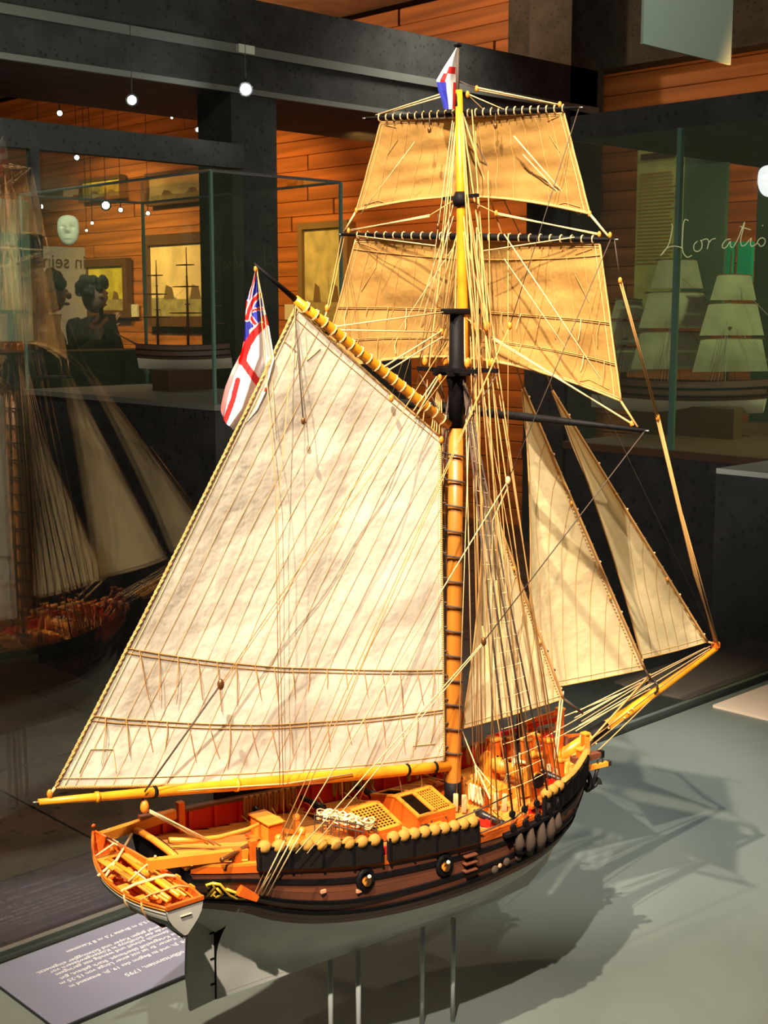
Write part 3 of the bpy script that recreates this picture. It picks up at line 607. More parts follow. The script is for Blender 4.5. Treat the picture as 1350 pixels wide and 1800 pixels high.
# deck: a plank is an object
def ZD(x): return ZR(x)-.0045-(.004 if x > -.20 else .004*max(0, (x+.24)/.04) if x > -.24 else 0)
MB().grid(lambda u, v: (lambda x: V((x, (2*v-1)*(BR(x)-.002), ZD(x)-.0022+.002*(1-(2*v-1)**2))))(-.266+.416*u), 40, 8).build('deck_base', 'hole', S)
for k in range(-14, 15):
    y0, y1 = k*.005-.00235, k*.005+.00235; xs = [x for x in stations(-.264, .148, 60) if BR(x)-.002 > abs(y0) and BR(x)-.002 > abs(y1)]
    if len(xs) < 3: continue
    def zz(x, y): return ZD(x)-.0008+.002*(1-(y/max(.01, BR(x)))**2)
    mb = MB(); n = len(xs)-1; ring = []
    for x in xs: ring += [V((x, y0, zz(x, y0)-.0016)), V((x, y0, zz(x, y0))), V((x, y1, zz(x, y1))), V((x, y1, zz(x, y1)-.0016))]
    mb.add(ring, [(i*4+j, i*4+(j+1) % 4, i*4+4+(j+1) % 4, i*4+4+j) for i in range(n) for j in range(4)]); mb.build('deck_plank', 'deckwood', S)
def deckz(x, y): return ZD(x)-.0008+.002*(1-(y/max(.01, BR(x)))**2)
# bulwarks
def wallstrip(x0, x1, sd, zlo, zhi, m, name, off0=-.0035, th=.0025, n=24, par=S):
    mb = MB(); ring = []
    for x in stations(x0, x1, n):
        b = BR(x)+off0; ring += [V((x, sd*b, zlo(x))), V((x, sd*(b+th), zlo(x))), V((x, sd*(b+th), zhi(x))), V((x, sd*b, zhi(x)))]
    mb.add(ring, [(i*4+j, i*4+(j+1) % 4, i*4+4+(j+1) % 4, i*4+4+j) for i in range(n) for j in range(4)]+[(3, 2, 1, 0), (n*4, n*4+1, n*4+2, n*4+3)])
    return mb.build(name, m, par)
bw = wallstrip(-.266, .135, 1, lambda x: ZD(x)-.001, lambda x: ZR(x)+.0085, 'redpaint', 'bulwark', n=40)
wallstrip(-.266, .138, 1, lambda x: ZR(x)+.0085, lambda x: ZR(x)+.0110, 'hullbrown', 'cap_rail', -.0055, .006, 40)
for i in range(15):
    x = -.245+.025*i
    MB().beam((x, BR(x)-.0045, ZD(x)), (x, BR(x)-.0045, ZR(x)+.0085), .0028, .0028).build('bulwark_timber', 'redpaint', bw)
bs_ = wallstrip(.022, .135, -1, lambda x: ZD(x)-.001, lambda x: ZR(x)+.006, 'redpaint', 'bulwark')
wallstrip(.022, .140, -1, lambda x: ZR(x)+.006, lambda x: ZR(x)+.0082, 'orangewood', 'cap_rail', -.0055, .0065)
wallstrip(-.216, -.040, -1, lambda x: ZD(x)-.001, lambda x: ZR(x)+.006, 'redpaint', 'bulwark')
wallstrip(-.265, -.214, -1, lambda x: ZR(x), lambda x: ZR(x)+.002, 'palewood', 'cap_rail', -.004, .0055, 8)
wallstrip(-.042, .024, -1, lambda x: ZR(x)-.001, lambda x: ZR(x)+.0015, 'orangewood', 'cap_rail', -.005, .006, 12)
# hammock nettings with their rolled hammocks
for x0, x1, sd, n in ((-.222, -.128, -1, 9), (-.122, -.040, -1, 9), (.034, .060, -1, 3), (.062, .110, -1, 0), (-.19, -.10, 1, 0), (-.09, .06, 1, 0)):
    hi = (lambda x: ZR(x)+.0135) if sd < 0 else (lambda x: ZR(x)+.017)
    nt = wallstrip(x0, x1, sd, lambda x: ZR(x)-.003, hi, 'netting', 'hammock_netting', .001, .0035, 12)
    for k in range(5):
        x = x0+(x1-x0)*(k+.02)/4.04; MB().beam((x, sd*(BR(x)+.0048), ZR(x)-.003), (x, sd*(BR(x)+.0048), hi(x)+.001), .0015, .0015).build('netting_post', 'blackpaint', nt)
    MB().tube([(x, sd*(BR(x)+.0045), hi(x)) for x in stations(x0, x1, 10)], .0009, 5).build('netting_rail', 'blackpaint', nt)
    for k in range(n):
        x = x0+(x1-x0)*(k+.5)/n
        MB().ball((x, sd*(BR(x)+.0022), hi(x)+.0002), .0050, 10, 8, (1.08, .9, .95)).build('rolled_hammock', 'hammockpale' if x0 == .03 else 'hammock', nt)
MB().tube([(x, -(BR(x)+.001), ZR(x)+.0125) for x in stations(.064, .118, 10)], .0036, 8).build('hammock_roll', 'hammock', S)
# gunports, sweep ports, steps, channels, fenders
for px, py in ((645, 1547), (775, 1517)):
    q = P(px, py, -.070); b = HB(q.x, q.z); q = V((q.x, -b-.0008, q.z))
    ring = MB().tube([q+V((.0062*math.cos(a), 0, .0072*math.sin(a))) for a in [2*pi*k/16 for k in range(16)]], .0022, 6, True).build('gunport_ring', 'blackpaint', S)
    MB().prism([q+V((.0056*math.cos(a), .0004, .0062*math.sin(a))) for a in [2*pi*k/14 for k in range(14)]], (0, -.0006, 0)).build('gunport_hole', 'hole', ring)
    MB().tube([q+V((0, .004, .0)), q+V((0, -.0028, -.0012)), q+V((0, -.0032, -.0012))], [.0030, .0036, .0036], 12).build('gun_muzzle', 'block', ring)
    MB().ball(q+V((.0012, -.0034, .0028)), .0016, 8, 6).build('tompion', 'hammockpale', ring)
for px, py in ((578, 1573), (634, 1568), (590, 1508), (562, 1510)):
    q = P(px, py, -.070); MB().box((q.x, -HB(q.x, q.z)-.0015, q.z), (.004, .002, .0022)).build('sweep_port', 'pinkport', S)
for k in range(3):
    q = P(820, 1503+13*k, -.075); MB().box((q.x+.002, -HB(q.x, q.z)-.003, q.z), (.012, .005, .0018), bev=.0005).build('boarding_step', 'hullbrown', S)
for sd in (-1, 1):
    ch = wallstrip(-.012, .055, sd, lambda x: ZR(x)-.0055, lambda x: ZR(x)-.003, 'blackpaint', 'channel', 0, .007, 10)
DE = [(-.004, 853, 1462), (.008, 866, 1456), (.022, 888, 1443), (.036, 908, 1434)]
DX = [-.004, .010, .024, .038, .050]
for sd in (-1, 1):
    for x in DX:
        y = sd*(BR(x)+.0055); z = ZR(x)
        d = MB(); d.prism([V((x+.0026*math.cos(a), y-.0012, z+.0005+.003*math.sin(a))) for a in [2*pi*k/10 for k in range(10)]], (0, .0024, 0)); do = d.build('deadeye', 'blackpaint', S)
        d = MB(); d.prism([V((x-.0003+.0026*math.cos(a), y-.0012-sd*.001, z+.0115+.003*math.sin(a))) for a in [2*pi*k/10 for k in range(10)]], (0, .0024, 0)); d.build('deadeye', 'blackpaint', S)
        for k in (-1, 0, 1): MB().tube([(x+k*.0014, y, z+.001), (x+k*.0014, y-sd*.001, z+.011)], .0003, 4).build('lanyard', 'ropedark', do)
        MB().tube([(x, y, z-.002), (x+.001, sd*(HB(x, z-.018)+.001), z-.018)], .0007, 5).build('chain_plate', 'blackpaint', do)
for k, x in enumerate((.003, .016, .029, .041, .050)):                # rope fenders hanging between the deadeyes
    z = ZR(x)-.006; L = (.016, .022, .024, .020, .016)[k]; y = lambda zz: -(HB(x, zz)+.0045)
    MB().tube([(x, y(z), z), (x, y(z-L*.5)-.002, z-L*.5), (x, y(z-L), z-L)], [.0028, .0042, .0030], 8).build('rope_fender', 'rope_fender', S)
for px, py in ((850, 1519), (859, 1512), (871, 1506), (891, 1475), (893, 1497)):
    q = P(px, py, -.062); MB().ball((q.x, -HB(q.x, q.z)-.0025, q.z), .0036 if px != 859 else .002, 8, 6, (1, .6, 1)).build('round_boss', 'rope_fender' if px not in (859, 891) else 'pinkport', S)
# quarter carving and mizzen chain bracket
for pts in ([(380, 1568), (376, 1578), (371, 1580), (377, 1560), (372, 1552), (364, 1556), (368, 1562)], [(372, 1552), (384, 1553), (392, 1562), (402, 1572), (414, 1578), (426, 1576), (428, 1568), (418, 1566), (410, 1571)], [(380, 1560), (392, 1572), (384, 1580), (378, 1573)], [(395, 1561), (408, 1566), (420, 1571)]):
    MB().tube([(lambda q: V((q.x, -HB(q.x, q.z)-.0022, q.z)))(P(a, b, -.044)) for a, b in pts], .0011, 5).build('carved_scroll', 'gold', S)
q0, q1 = P(436, 1562, -.052), P(461, 1585, -.060)
MB().beam((q0.x-.006, -HB(q0.x, q0.z)-.002, q0.z), (q1.x, -HB(q1.x, q1.z)-.006, q1.z), .006, .007, w2=.005, h2=.004).build('backstay_bracket', 'orangewood', S)
BKT = V((q1.x, -HB(q1.x, q1.z)-.007, q1.z+.002))
# davits
for sd, a, b, m in ((1, (-.298, .034, .034), (-.236, .041, .0345), 'palewood'), (-1, (-.298, -.038, .0385), (-.226, -.046, .031), 'palewood')):
    dv = MB().beam(a, b, .0055, .0068).build('davit', m, S); MB().beam((b[0]+.005, b[1], ZD(b[0])-.001), (b[0]+.005, b[1], b[2]+.008), .005, .005).build('davit_post', 'orangewood', dv)
    MB().ball((a[0]+.006, a[1], a[2]+.004), .0011, 6, 4).build('bolt', 'ropepale', dv)
sw = MB().beam((-.234, -.046, .024), (-.234, -.046, .036), .005, .005).build('swivel_post', 'orangewood', S)
sg = MB(); a, b = V((-.2345, -.046, .043)), V((-.004, 0, 0)); a0, b0 = P(389, 1512, -.052), P(457, 1476, -.040)
sg.tube([b0, b0.lerp(a0, .10), b0.lerp(a0, .25), b0.lerp(a0, .3), a0.lerp(b0, .05), a0.lerp(b0, .02), a0], [.0006, .0009, .0011, .0020, .0014, .0020, .0018], 8)
mid = b0.lerp(a0, .62); sgo = sg.build('swivel_gun', 'bronze', S, 'dark bronze swivel gun'); MB().tube([mid, (mid.x, mid.y, .035)], .0011, 6).build('yoke', 'ironblack', sgo)
MB().tube([(-.262, .0, .034), (-.245, -.002, .030), (-.225, -.006, .029), (-.205, -.010, .031), (-.195, -.012, .0335)], [.0022, .0020, .0018, .0015, .0013], 7).build('tiller', 'palewood', S)
# deck furniture -------------------------------------------------------------
def hatch(xa, xb, hw, zt, zr, wall_h, layout):
    t = MB(); e = (xb-xa)
    h = MB(); z0 = deckz((xa+xb)/2, 0)-.001
    h.prism([(xa, -hw, z0), (xa, -hw, zt), (xa, 0, zr), (xa, hw, zt), (xa, hw, z0)], (e, 0, 0))
    o = h.build('hatch', 'orangewood', S)
    for sy in (-1, 1):
        n = V((0, sy*(zr-zt), hw)).normalized()
        def q(u, v): return V((xa+e*u, sy*hw*(1-v), zt+(zr-zt)*v))+n*.0007
        def fr(u0, v0, u1, v1, wd=.0016): MB().beam(q(u0, v0), q(u1, v1), wd*2, .0016, upv=n).build('hatch_frame', 'palewood', o)
        fr(-.02, .05, 1.02, .05); fr(-.02, .95, 1.02, .95); fr(.03, 0, .03, 1); fr(.97, 0, .97, 1)
        for (u0, u1, kind) in layout:
            a, b, c, d = q(u0, .1), q(u1, .1), q(u1, .92), q(u0, .92)
            MB().add([a-n*.0002, b-n*.0002, c-n*.0002, d-n*.0002], [(0, 1, 2, 3)]).build('opening', 'hole', o)
            if kind == 'grate':
                g = MB(); nu = max(6, int((u1-u0)*e/.0030)); nv = 9
                for k in range(nu+1): g.beam(a.lerp(b, k/nu), d.lerp(c, k/nu), .0009, .0007, upv=n)
                for k in range(nv+1): g.beam(a.lerp(d, k/nv), b.lerp(c, k/nv), .0009, .0008, upv=n)
                g.build('grating', 'palewood', o)
            else: fr(u1+.05, 0, u1+.05, 1)
    k = MB()
    MB().box(((xa+xb)/2, -hw-.0006, (z0+zt)/2), (e*.5, .0012, (zt-z0)*.6)).build('hatch_door', 'orangewood', o)
    for u in (.3, .7): MB().ball((xa+e*u, -hw-.0015, zt-.004), .0008, 6, 4).build('ring_bolt', 'ironblack', o)
    return o
hatch(-.1080, -.0775, .031, .0095, .0190, .01, [(.07, .93, 'grate')])
hatch(-.0610, -.0240, .032, .0115, .0200, .01, [(.07, .42, 'open'), (.54, .93, 'grate')])
MB().box((-.048, -.0350, .005), (.014, .005, .0018)).build('hatch_step', 'palewood', S)
# binnacle box
bx = MB().box((-.180, .002, .0215), (.012, .026, .016), bev=.0005).build('binnacle', 'orangewood', S); MB().box((-.180, .002, .0303), (.015, .029, .0018), bev=.0006).build('lid', 'palewood', bx)
for y in (-.006, .008): MB().box((-.1862, y, .0215), (.0008, .009, .012)).build('door', 'palewood', bx)
MB().box((-.188, .002, .0155), (.006, .026, .002)).build('step', 'orangewood', bx)
# ball-topped bitts with cross bars
pts = [P(490, 1512, -.012), P(487, 1480, .005), P(535, 1500, -.018), P(530, 1470, .002)]
for (px, py0, py1, y) in ((489, 1445, 1496, .010), (490, 1477, 1506, -.016), (530, 1464, 1500, -.014), (521, 1440, 1478, .014)):
    t_ = P(px, py0, y); b_ = V((t_.x, y, deckz(t_.x, y))); pb = MB().beam(b_, (t_.x, t_.y, t_.z-.001), .0042, .0042).build('bitt_post', 'palewood', S); MB().ball((t_.x, t_.y, t_.z+.0015), .0033, 10, 8).build('ball_top', 'palewood', pb)
for a, b in (((489, 1456, .010), (521, 1464, .014)), ((492, 1487, -.016), (528, 1478, -.014)), ((492, 1496, -.016), (528, 1492, -.014))):
    MB().beam(P(*a), P(*b), .0028, .0028).build('cross_bar', 'palewood', S)
# shot rack with coiled lines
ra, rb = P(553, 1444, .004), P(640, 1492, -.036)
rk = MB(); zr_ = .010
for dz in (0, .005):
    for dy in (0, .010): rk.tube([V((ra.x+dy*1.2, ra.y, zr_+dz+.006)), V((rb.x+dy*1.2, rb.y, zr_+dz+.006))], .0007, 5)
for k in range(7):
    for dy in (0, .010): f_ = k/6; p_ = ra.lerp(rb, f_); rk.tube([(p_.x+dy*1.2, p_.y, zr_+.013), (p_.x+dy*1.2, p_.y, zr_-.002)], .0005, 4)
rko = rk.build('rope_rack', 'ropedark', S)
rnd = random.Random(5)
for k in range(9):
    p_ = ra.lerp(rb, (k+.5)/9); mb = MB()
    for j in range(4):
        a0_ = rnd.uniform(0, 6); mb.tube([V((p_.x+.006+rnd.uniform(-.001, .001)+.0052*math.cos(a0_+2*pi*i/12), p_.y+.004*math.sin(a0_+2*pi*i/12), zr_+.009+j*.0014+.0012*math.sin(2*(2*pi*i/12)+j))) for i in range(12)], .0007, 5, True)
    mb.build('rope_coil', 'hammockpale' if k % 2 else 'ropepale', rko)
# carriage guns
def cannon(x, y, rz, label, sc=1):
    t = empty('cannon', label, 'cannon', 'carriage guns on the deck', loc=(x, y, deckz(x, y)), rz=rz, ship=True)
    MB().tube([V((q, 0, .0095)) for q in (-.0155, -.0145, -.013, -.0128, -.004, -.0038, .006, .0062, .014, .0155, .017)], [.0010, .0014, .0018, .0036, .0033, .0029, .0028, .0025, .0022, .0029, .0027], 12).build('barrel', 'ironblack', t)
    MB().ball((-.0172, 0, .0095), .0014, 8, 6).build('cascabel', 'ironblack', t)
    MB().prism([(.0172, .0013*math.cos(a), .0095+.0013*math.sin(a)) for a in [2*pi*k/8 for k in range(8)]], (.0001, 0, 0)).build('bore', 'hole', t)
    for sd in (-1, 1):
        ck = MB().prism([(-.013, sd*.0042-.0007, .0025), (.006, sd*.0042-.0007, .0025), (.007, sd*.0042-.0007, .0095), (.001, sd*.0042-.0007, .0098), (-.001, sd*.0042-.0007, .0082), (-.006, sd*.0042-.0007, .0078), (-.007, sd*.0042-.0007, .0060), (-.013, sd*.0042-.0007, .0055)], (0, .0014, 0)).build('carriage_cheek', 'redpaint', t)
        for wx in (-.010, .004):
            MB().prism([(wx+.0026*math.cos(a), sd*.0054-.0007, .0026+.0026*math.sin(a)) for a in [2*pi*k/10 for k in range(10)]], (0, .0014, 0)).build('wheel', 'ironblack' if wx < 0 else 'redpaint', t)
    for wx in (-.010, .004): MB().tube([(wx, -.006, .0026), (wx, .006, .0026)], .0009, 6).build('axle', 'redpaint', t)
    MB().tube([V((-.016, 0, .0095)), V((-.010, .006, .005)), V((.004, .012, .005)), V((.014, .014, .008))], .0006, 5).build('breeching_rope', 'ropetan', t)
    MB().tube([V((-.016, 0, .0095)), V((-.010, -.006, .005)), V((.004, -.012, .005)), V((.014, -.014, .008))], .0006, 5).build('breeching_rope', 'ropetan', t)
hp = pi/2
for x, y, rz, lb in ((-.158, .038, hp, 'black gun on red carriage, port side beyond the binnacle box, aftmost on deck'), (-.108, .046, hp, 'black gun on red carriage at the port side beyond the aft hatch'), (-.052, .049, hp, 'black gun on red carriage at the port side beyond the forward hatch'), (.030, .046, hp, 'black gun on red carriage at the port side beyond the mast and windlass'),
                     (-.006, -.052, -hp, 'black gun on red carriage in the open starboard gangway by the shrouds'), (.084, -.033, -hp, 'black gun on red carriage at the starboard bow behind the white hammocks'),
                     (-.062, -.054, -hp, 'gun whose muzzle shows in the forward starboard port ring'), (-.139, -.050, -hp, 'gun whose muzzle shows in the aft starboard port ring')):
    cannon(x, y, rz, lb)
# hanks of rope along the port bulwark and round the mast
def hank(p, w_, h_, ax, m='ropetan', n=3, par=S):
    mb = MB(); ax = V(ax).normalized()
    for j in range(n):
        o = ax.cross(V((0, 0, 1)))*(.0007*(j-1)); mb.tube([V(p)+o+ax*(w_*math.cos(a))*(.75+.25*math.sin(a))+V((0, 0, h_*math.sin(a)-h_)) for a in [2*pi*k/12+.26*j for k in range(12)]], .0006, 4, True)
    return mb.build('rope_hank', m, par)
for k in range(9): x = -.166+.0062*k; hank((x, BR(x)-.008, ZR(x)+.0125), .0022, .0088, (1, .2, 0), 'hammock')
for k in range(7): x = -.074+.0065*k; hank((x, BR(x)-.008, ZR(x)+.0125), .0022, .0080, (1, .2, 0), 'hammock')
for k in range(10): x = .004+.0085*k; hank((x, BR(x)-.008, ZR(x)+.0120), .0024, .0085, (1, .2, 0), 'ropetan')
# fife rails at the mast with belaying pins and coils
for sd, x0_ in ((-1, .014), (1, .014)):
    fr = MB().beam((x0_, sd*.026, .017), (x0_+.002, sd*.004, .017), .0030, .0020).build('fife_rail', 'palewood', S)
    for yy in (.025, .006): MB().beam((x0_, sd*yy, -.002), (x0_, sd*yy, .017), .0026, .0026).build('rail_post', 'orangewood', fr)
    for k in range(5):
        y = sd*(.008+.004*k); MB().tube([(x0_, y, .0125), (x0_, y, .0165), (x0_, y, .0185), (x0_, y, .0215)], [.0004, .0006, .0011, .0007], 6).build('belaying_pin', 'palewood', fr)
        hank((x0_-.002, y, .0175), .0018, .0070, (0, 1, 0), 'hammockpale' if k % 2 else 'ropepale', 3, fr)
for k, (x, y) in enumerate(((-.008, -.012), (-.004, -.018), (.020, -.030), (.024, -.036))): hank((x, y, .014), .0030, .0075, (.6, .8, 0), 'ropepale', 5)
MB().box((-.004, .016, .006), (.010, .010, .016)).build('pump', 'orangewood', S); MB().tube([(-.006, .016, .014), (-.02, .014, .022)], .0008, 5).build('pump_handle', 'palewood', S)
# main bitts forward of the mast, fore companion box, windlass
cb = MB(); cb.prism([(.022, -.024, -.001), (.022, -.024, .0095), (.026, -.024, .0120), (.044, -.024, .0120), (.048, -.024, .0095), (.048, -.024, -.001)], (0, .034, 0)); cb.build('companion_hood', 'palewood', S)
def post(x, y, z1, w_=.0065, m='orangewood'):
    p_ = MB().beam((x, y, deckz(x, y)-.001), (x, y, z1), w_, w_).build('bitt_post', m, S); MB().box((x, y, z1+.0012), (w_*1.25, w_*1.25, .0030), bev=.0008).build('post_head', 'palewood', p_); return p_
for y in (-.030, .020):
    a = post(.0625, y, .037, .0085); MB().prism([(.049, y-.0028, .004), (.059, y-.0028, .004), (.059, y-.0028, .028), (.055, y-.0028, .028)], (0, .0056, 0)).build('standard_knee', 'palewood', a)
post(.100, -.009, .036, .0070); post(.100, .009, .036, .0070); post(.082, .0, .038, .0070); post(.092, -.032, .026, .005); post(.094, .032, .028, .005)
wl = MB().tube([V((.062, y, .0170)) for y in (-.036, -.0355, -.031, -.030, -.029, -.010, -.009, .004, .005, .024, .025, .031)], [.0064, .0074, .0074, .0056, .0072, .0072, .0056, .0056, .0072, .0072, .0056, .0070], 8).build('windlass', 'block', S, 'octagonal windlass barrel')
for y in (-.0365, -.003): MB().prism([(.062+.0064*math.cos(a), y, .0170+.0064*math.sin(a)) for a in [2*pi*k/16 for k in range(16)]], (0, -.0012, 0)).build('drum_end', 'blackpaint' if y < -.03 else 'palewood', wl)
for k in range(5): MB().box((.062, .014-.0075*k, .0242), (.0018, .0018, .0012)).build('bar_hole', 'hole', wl)
bl = MB().tube([(.082, -.014, .033), (.082, -.014, .037), (.082, -.014, .041), (.082, -.014, .043)], [.0036, .0028, .0022, .0008], 10).build('ship_bell', 'brass', S, 'small brass bell')
MB().beam((.082, -.024, .044), (.082, -.0, .044), .002, .002).build('belfry_bar', 'orangewood', bl)
for k in range(6): hank((.088+.004*(k % 3), -.030+.012*k, .020), .0024, .0075, (.3, 1, 0), 'ropepale', 4)
cw = MB()
for k in range(5): cw.tube([(.052+.003*k, -.006+.004*(k % 2), .006+.001*k), (.062+.001*k, -.008+.002*k, .0255), (.095, -.006, .014)], .0009, 5)
cw.build('anchor_cable', 'ropepale', S)
# bow timbers, knightheads, catheads, bowsprit heel
for x, y, z1 in ((.136, .014, .052), (.143, -.011, .034), (.118, .030, .040), (.118, -.030, .030)): post(x, y, z1, .0055)
gp_ = MB().beam((.128, .030, .040), (.137, .013, .043), .0035, .005).build('head_rail', 'orangewood', S)
MB().beam((.080, .048, .028), (.137, .016, .044), .003, .004).build('head_rail', 'redpaint', S)
MB().beam((.108, .032, .040), (.136, .014, .051), .0030, .0035).build('head_rail', 'orangewood', S)
MB().beam((.085, .040, .052), (.1, .030, .052), .0015, .0012).build('gallows_bar', 'ironblack', S)
MB().beam((.100, .028, .012), (.100, .028, .054), .0035, .0035).build('gallows_post', 'ironblack', S)
# open roundhouse board and cathead at the starboard bow with the anchor
ct = MB().beam((.112, -.026, .0215), (.138, -.033, .0235), .0075, .0050).build('cathead', 'hullbrown', S); MB().box((.1395, -.0335, .0236), (.004, .005, .006)).build('end_block', 'blackpaint', ct)
a_ = empty('anchor', 'black iron anchor with an orange wooden stock, hanging at the starboard bow', 'anchor', loc=(.1290, -.0330, .0085), rz=-.30, ship=True)
MB().tube([(.006, -.002, .008), (.0, -.001, -.014)], .0016, 7).build('shank', 'ironblack', a_)
MB().beam((-.004, -.001, .0050), (.014, -.003, .0080), .0042, .0036).build('stock', 'palewood', a_); MB().box((.0150, -.0031, .0082), (.003, .0045, .0040)).build('stock_end', 'ironblack', a_)
MB().tube([(-.007, -.002, -.007), (-.004, -.001, -.0115), (.0, -.001, -.0135), (.004, -.001, -.0115), (.007, -.001, -.007)], [.0008, .0015, .0018, .0015, .0008], 7).build('arms', 'ironblack', a_)
for k in (-1, 1): MB().prism([(k*.007, -.004, -.005), (k*.004, -.004, -.010), (k*.009, -.004, -.0105)], (0, .006, 0)).build('fluke', 'ironblack', a_)
MB().tube([V((.007+.0028*math.cos(t), -.002, .0105+.0028*math.sin(t))) for t in [2*pi*k/10 for k in range(10)]], .0007, 5, True).build('ring', 'ironblack', a_)
MB().tube([(.007, -.002, .0125), (.0085, -.0005, .015)], .0006, 4).build('hook', 'ironblack', a_)
MB().tube([V((.120+.004*math.cos(t), -.0365+.0015*math.sin(t), .004+.0075*math.sin(t))) for t in [2*pi*k/14 for k in range(14)]], .0024, 6, True).build('hawse_ring', 'blackpaint', S)
# spars --------------------------------------------------------------------
MP = lambda z: V((0, 0, z))
mast = MB().tube([MP(z) for z in (-.012, .0, .10, .20, .315)], [.0066, .0066, .0065, .0062, .0058], 16).build('mast', 'mastwood', S, 'golden brown lower mast')
MB().tube([MP(z) for z in (.313, .345, .350, .360, .365, .403)], [.0060, .0064, .0078, .0078, .0060, .0056], 16).build('masthead', 'blackpaint', mast, 'black doubled masthead')
MB().tube([MP(.0), MP(.020)], [.0072, .0072], 12).build('mast_coat', 'blackpaint', mast)
for k in range(13):
    z = .045+.0205*k; MB().tube([V((.0078*math.cos(t)-.0008, .0076*math.sin(t), z-.0016*math.cos(t))) for t in [2*pi*j/16 for j in range(16)]], .0009, 5, True).build('mast_hoop', 'ropedark', mast)
cap = MB().box((.004, 0, .4045), (.030, .013, .0045), bev=.001).build('mast_cap', 'blackpaint', mast)
zc = P(800, 650, 0).z
ctr = MB()
for x in (-.010, .011): ctr.beam((x, -.036, zc), (x, .036, zc), .0028, .0034)
for y in (-.0085, .0085): ctr.beam((-.016, y, zc-.002), (.018, y, zc-.002), .0026, .005)
ctr.build('crosstrees', 'blackpaint', mast)
def TX(z): return .0085-.0085*(z-.335)/.24
tm = MB().tube([V((TX(z), 0, z)) for z in (.335, .40, .49, .572)], [.0042, .0042, .0036, .0028], 12).build('topmast', 'spar', S, 'orange varnished topmast')
MB().tube([V((-.0012, 0, z)) for z in (.560, .604)], [.0016, .0012], 8).build('flagpole', 'ropedark', tm); MB().box((-.0012, 0, .605), (.0045, .0045, .0028), bev=.0008).build('truck', 'blackpaint', tm)
z2 = P(805, 346, 0).z
MB().beam((TX(z2), -.020, z2), (TX(z2), .020, z2), .003, .0026).build('spreader', 'blackpaint', tm)
MB().tube([V((TX(z2), 0, z)) for z in (z2-.007, z2-.002, z2+.004)], [.0052, .0068, .0042], 10).build('topmast_collar', 'blackpaint', tm)
def blockk(p, r_=.0030, m='block', par=S, name='block'):
    o = MB().ball(p, r_, 8, 6, (.75, .65, 1.15)); return o.build(name, m, par)
for a, b in ((.0, .026), (-.011, .026), (.014, .026)):
    for y in (-1, 1): blockk((a, y*b if a else y*.014, zc+.006), .0034)
for y in (-.010, -.022): blockk((.016, y, zc+.006), .0036); blockk((.012, y, zc+.034), .0038)
bA, bB = P(68, 1410), P(798, 1346)
def spar(a, b, rr, name, m, n=12, label=None):
    a, b = V(a), V(b); k = len(rr)-1; return MB().tube([a.lerp(b, i/k) for i in range(k+1)], rr, n).build(name, m, S, label)
boom = spar(bA, bB, [.0022, .0030, .0036, .0042, .0046, .0048, .0048, .0046, .0044], 'boom', 'spar', 14, 'long bright yellow boom along the foot of the mainsail')
bd = (bB-bA).normalized()
for f_, r_ in ((.235, .0046), (.42, .0052), (.115, .0040), (.86, .0052), (.94, .0052)): MB().tube([bA.lerp(bB, f_)-bd*.0012, bA.lerp(bB, f_)+bd*.0012], r_*.98, 12).build('boom_band', 'blackpaint' if f_ in (.235, .94, .86) else 'spar', boom)
MB().tube([bA-bd*.004, bA], [.0007, .0007], 6).build('end_pin', 'steel', boom)
gA, gM, gB = P(447, 464), P(519, 526), P(778, 752)
gB = V((-.008, 0, gB.z+.002))
gaff = spar(gM, gB, [.0032, .0038, .0041, .0042, .0042, .0040], 'gaff', 'spar', 12, 'yellow gaff spar above the mainsail')
MB().tube([gA, gM], [.0010, .0022], 8).build('gaff_end', 'blackpaint', gaff, 'thin black outer end of the gaff')
gd = (gB-gM).normalized()
bp_a, bp_m, bp_b = P(980, 1332), P(1100, 1254), P(1259, 1140)
bsp = MB().tube([bp_a, bp_a.lerp(bp_m, .5), bp_m, bp_m.lerp(bp_b, .5), bp_b], [.0052, .0052, .0050, .0038, .0026], 12).build('bowsprit', 'spar', S, 'yellow bowsprit')
for f_ in (.30,): MB().tube([bp_a.lerp(bp_m, .45), bp_a.lerp(bp_m, .70)], .0056, 10).build('gammoning', 'blackpaint', bsp)
tv = P(1146, 1208); MB().tube([tv+V((.0, .007*math.cos(t), .007*math.sin(t)+.0005)) for t in [2*pi*k/12 for k in range(12)]], .0011, 6, True).build('traveller_ring', 'ironblack', bsp)
MB().box(P(1258, 1134), (.006, .006, .007), bev=.001).build('bowsprit_cap', 'orangewood', bsp)
def yardpts(l, r_, m, d): return PX(*l, m-d), PX(*r_, m+d)
tgL, tgR = yardpts((643, 208), (1018, 189), .016, .042)
tyL, tyR = yardpts((600, 412), (1080, 421), .016, .046)
cjL, cjR = yardpts((548, 690), (1134, 757), .016, .052)
def lashed(a, b, rr, name, label, n=0):
    y = spar(a, b, rr, name, 'blackpaint', 12, label); d = (b-a).normalized()
    for k in range(n):
        c = a.lerp(b, .07+.86*k/(n-1)); q = d.cross(V((0, 0, 1))).normalized(); w_ = d.cross(q)
        r_ = .0031 if abs(k/(n-1)-.5) < .3 else .0028
        MB().tube([c+q*(r_*math.cos(t))+w_*(r_*math.sin(t)) for t in [2*pi*j/8 for j in range(8)]], .0006, 4, True).build('yard_lashing', 'ropepale', y)
    return y
lashed(tgL, tgR, [.0010, .0019, .0024, .0019, .0010], 'topgallant_yard', 'uppermost black yard', 25)
lashed(tyL, tyR, [.0012, .0024, .0030, .0024, .0012], 'topsail_yard', 'middle black yard', 25)
lashed(cjL, cjR, [.0014, .0030, .0040, .0030, .0014], 'spread_yard', 'lowest long bare black yard', 0)
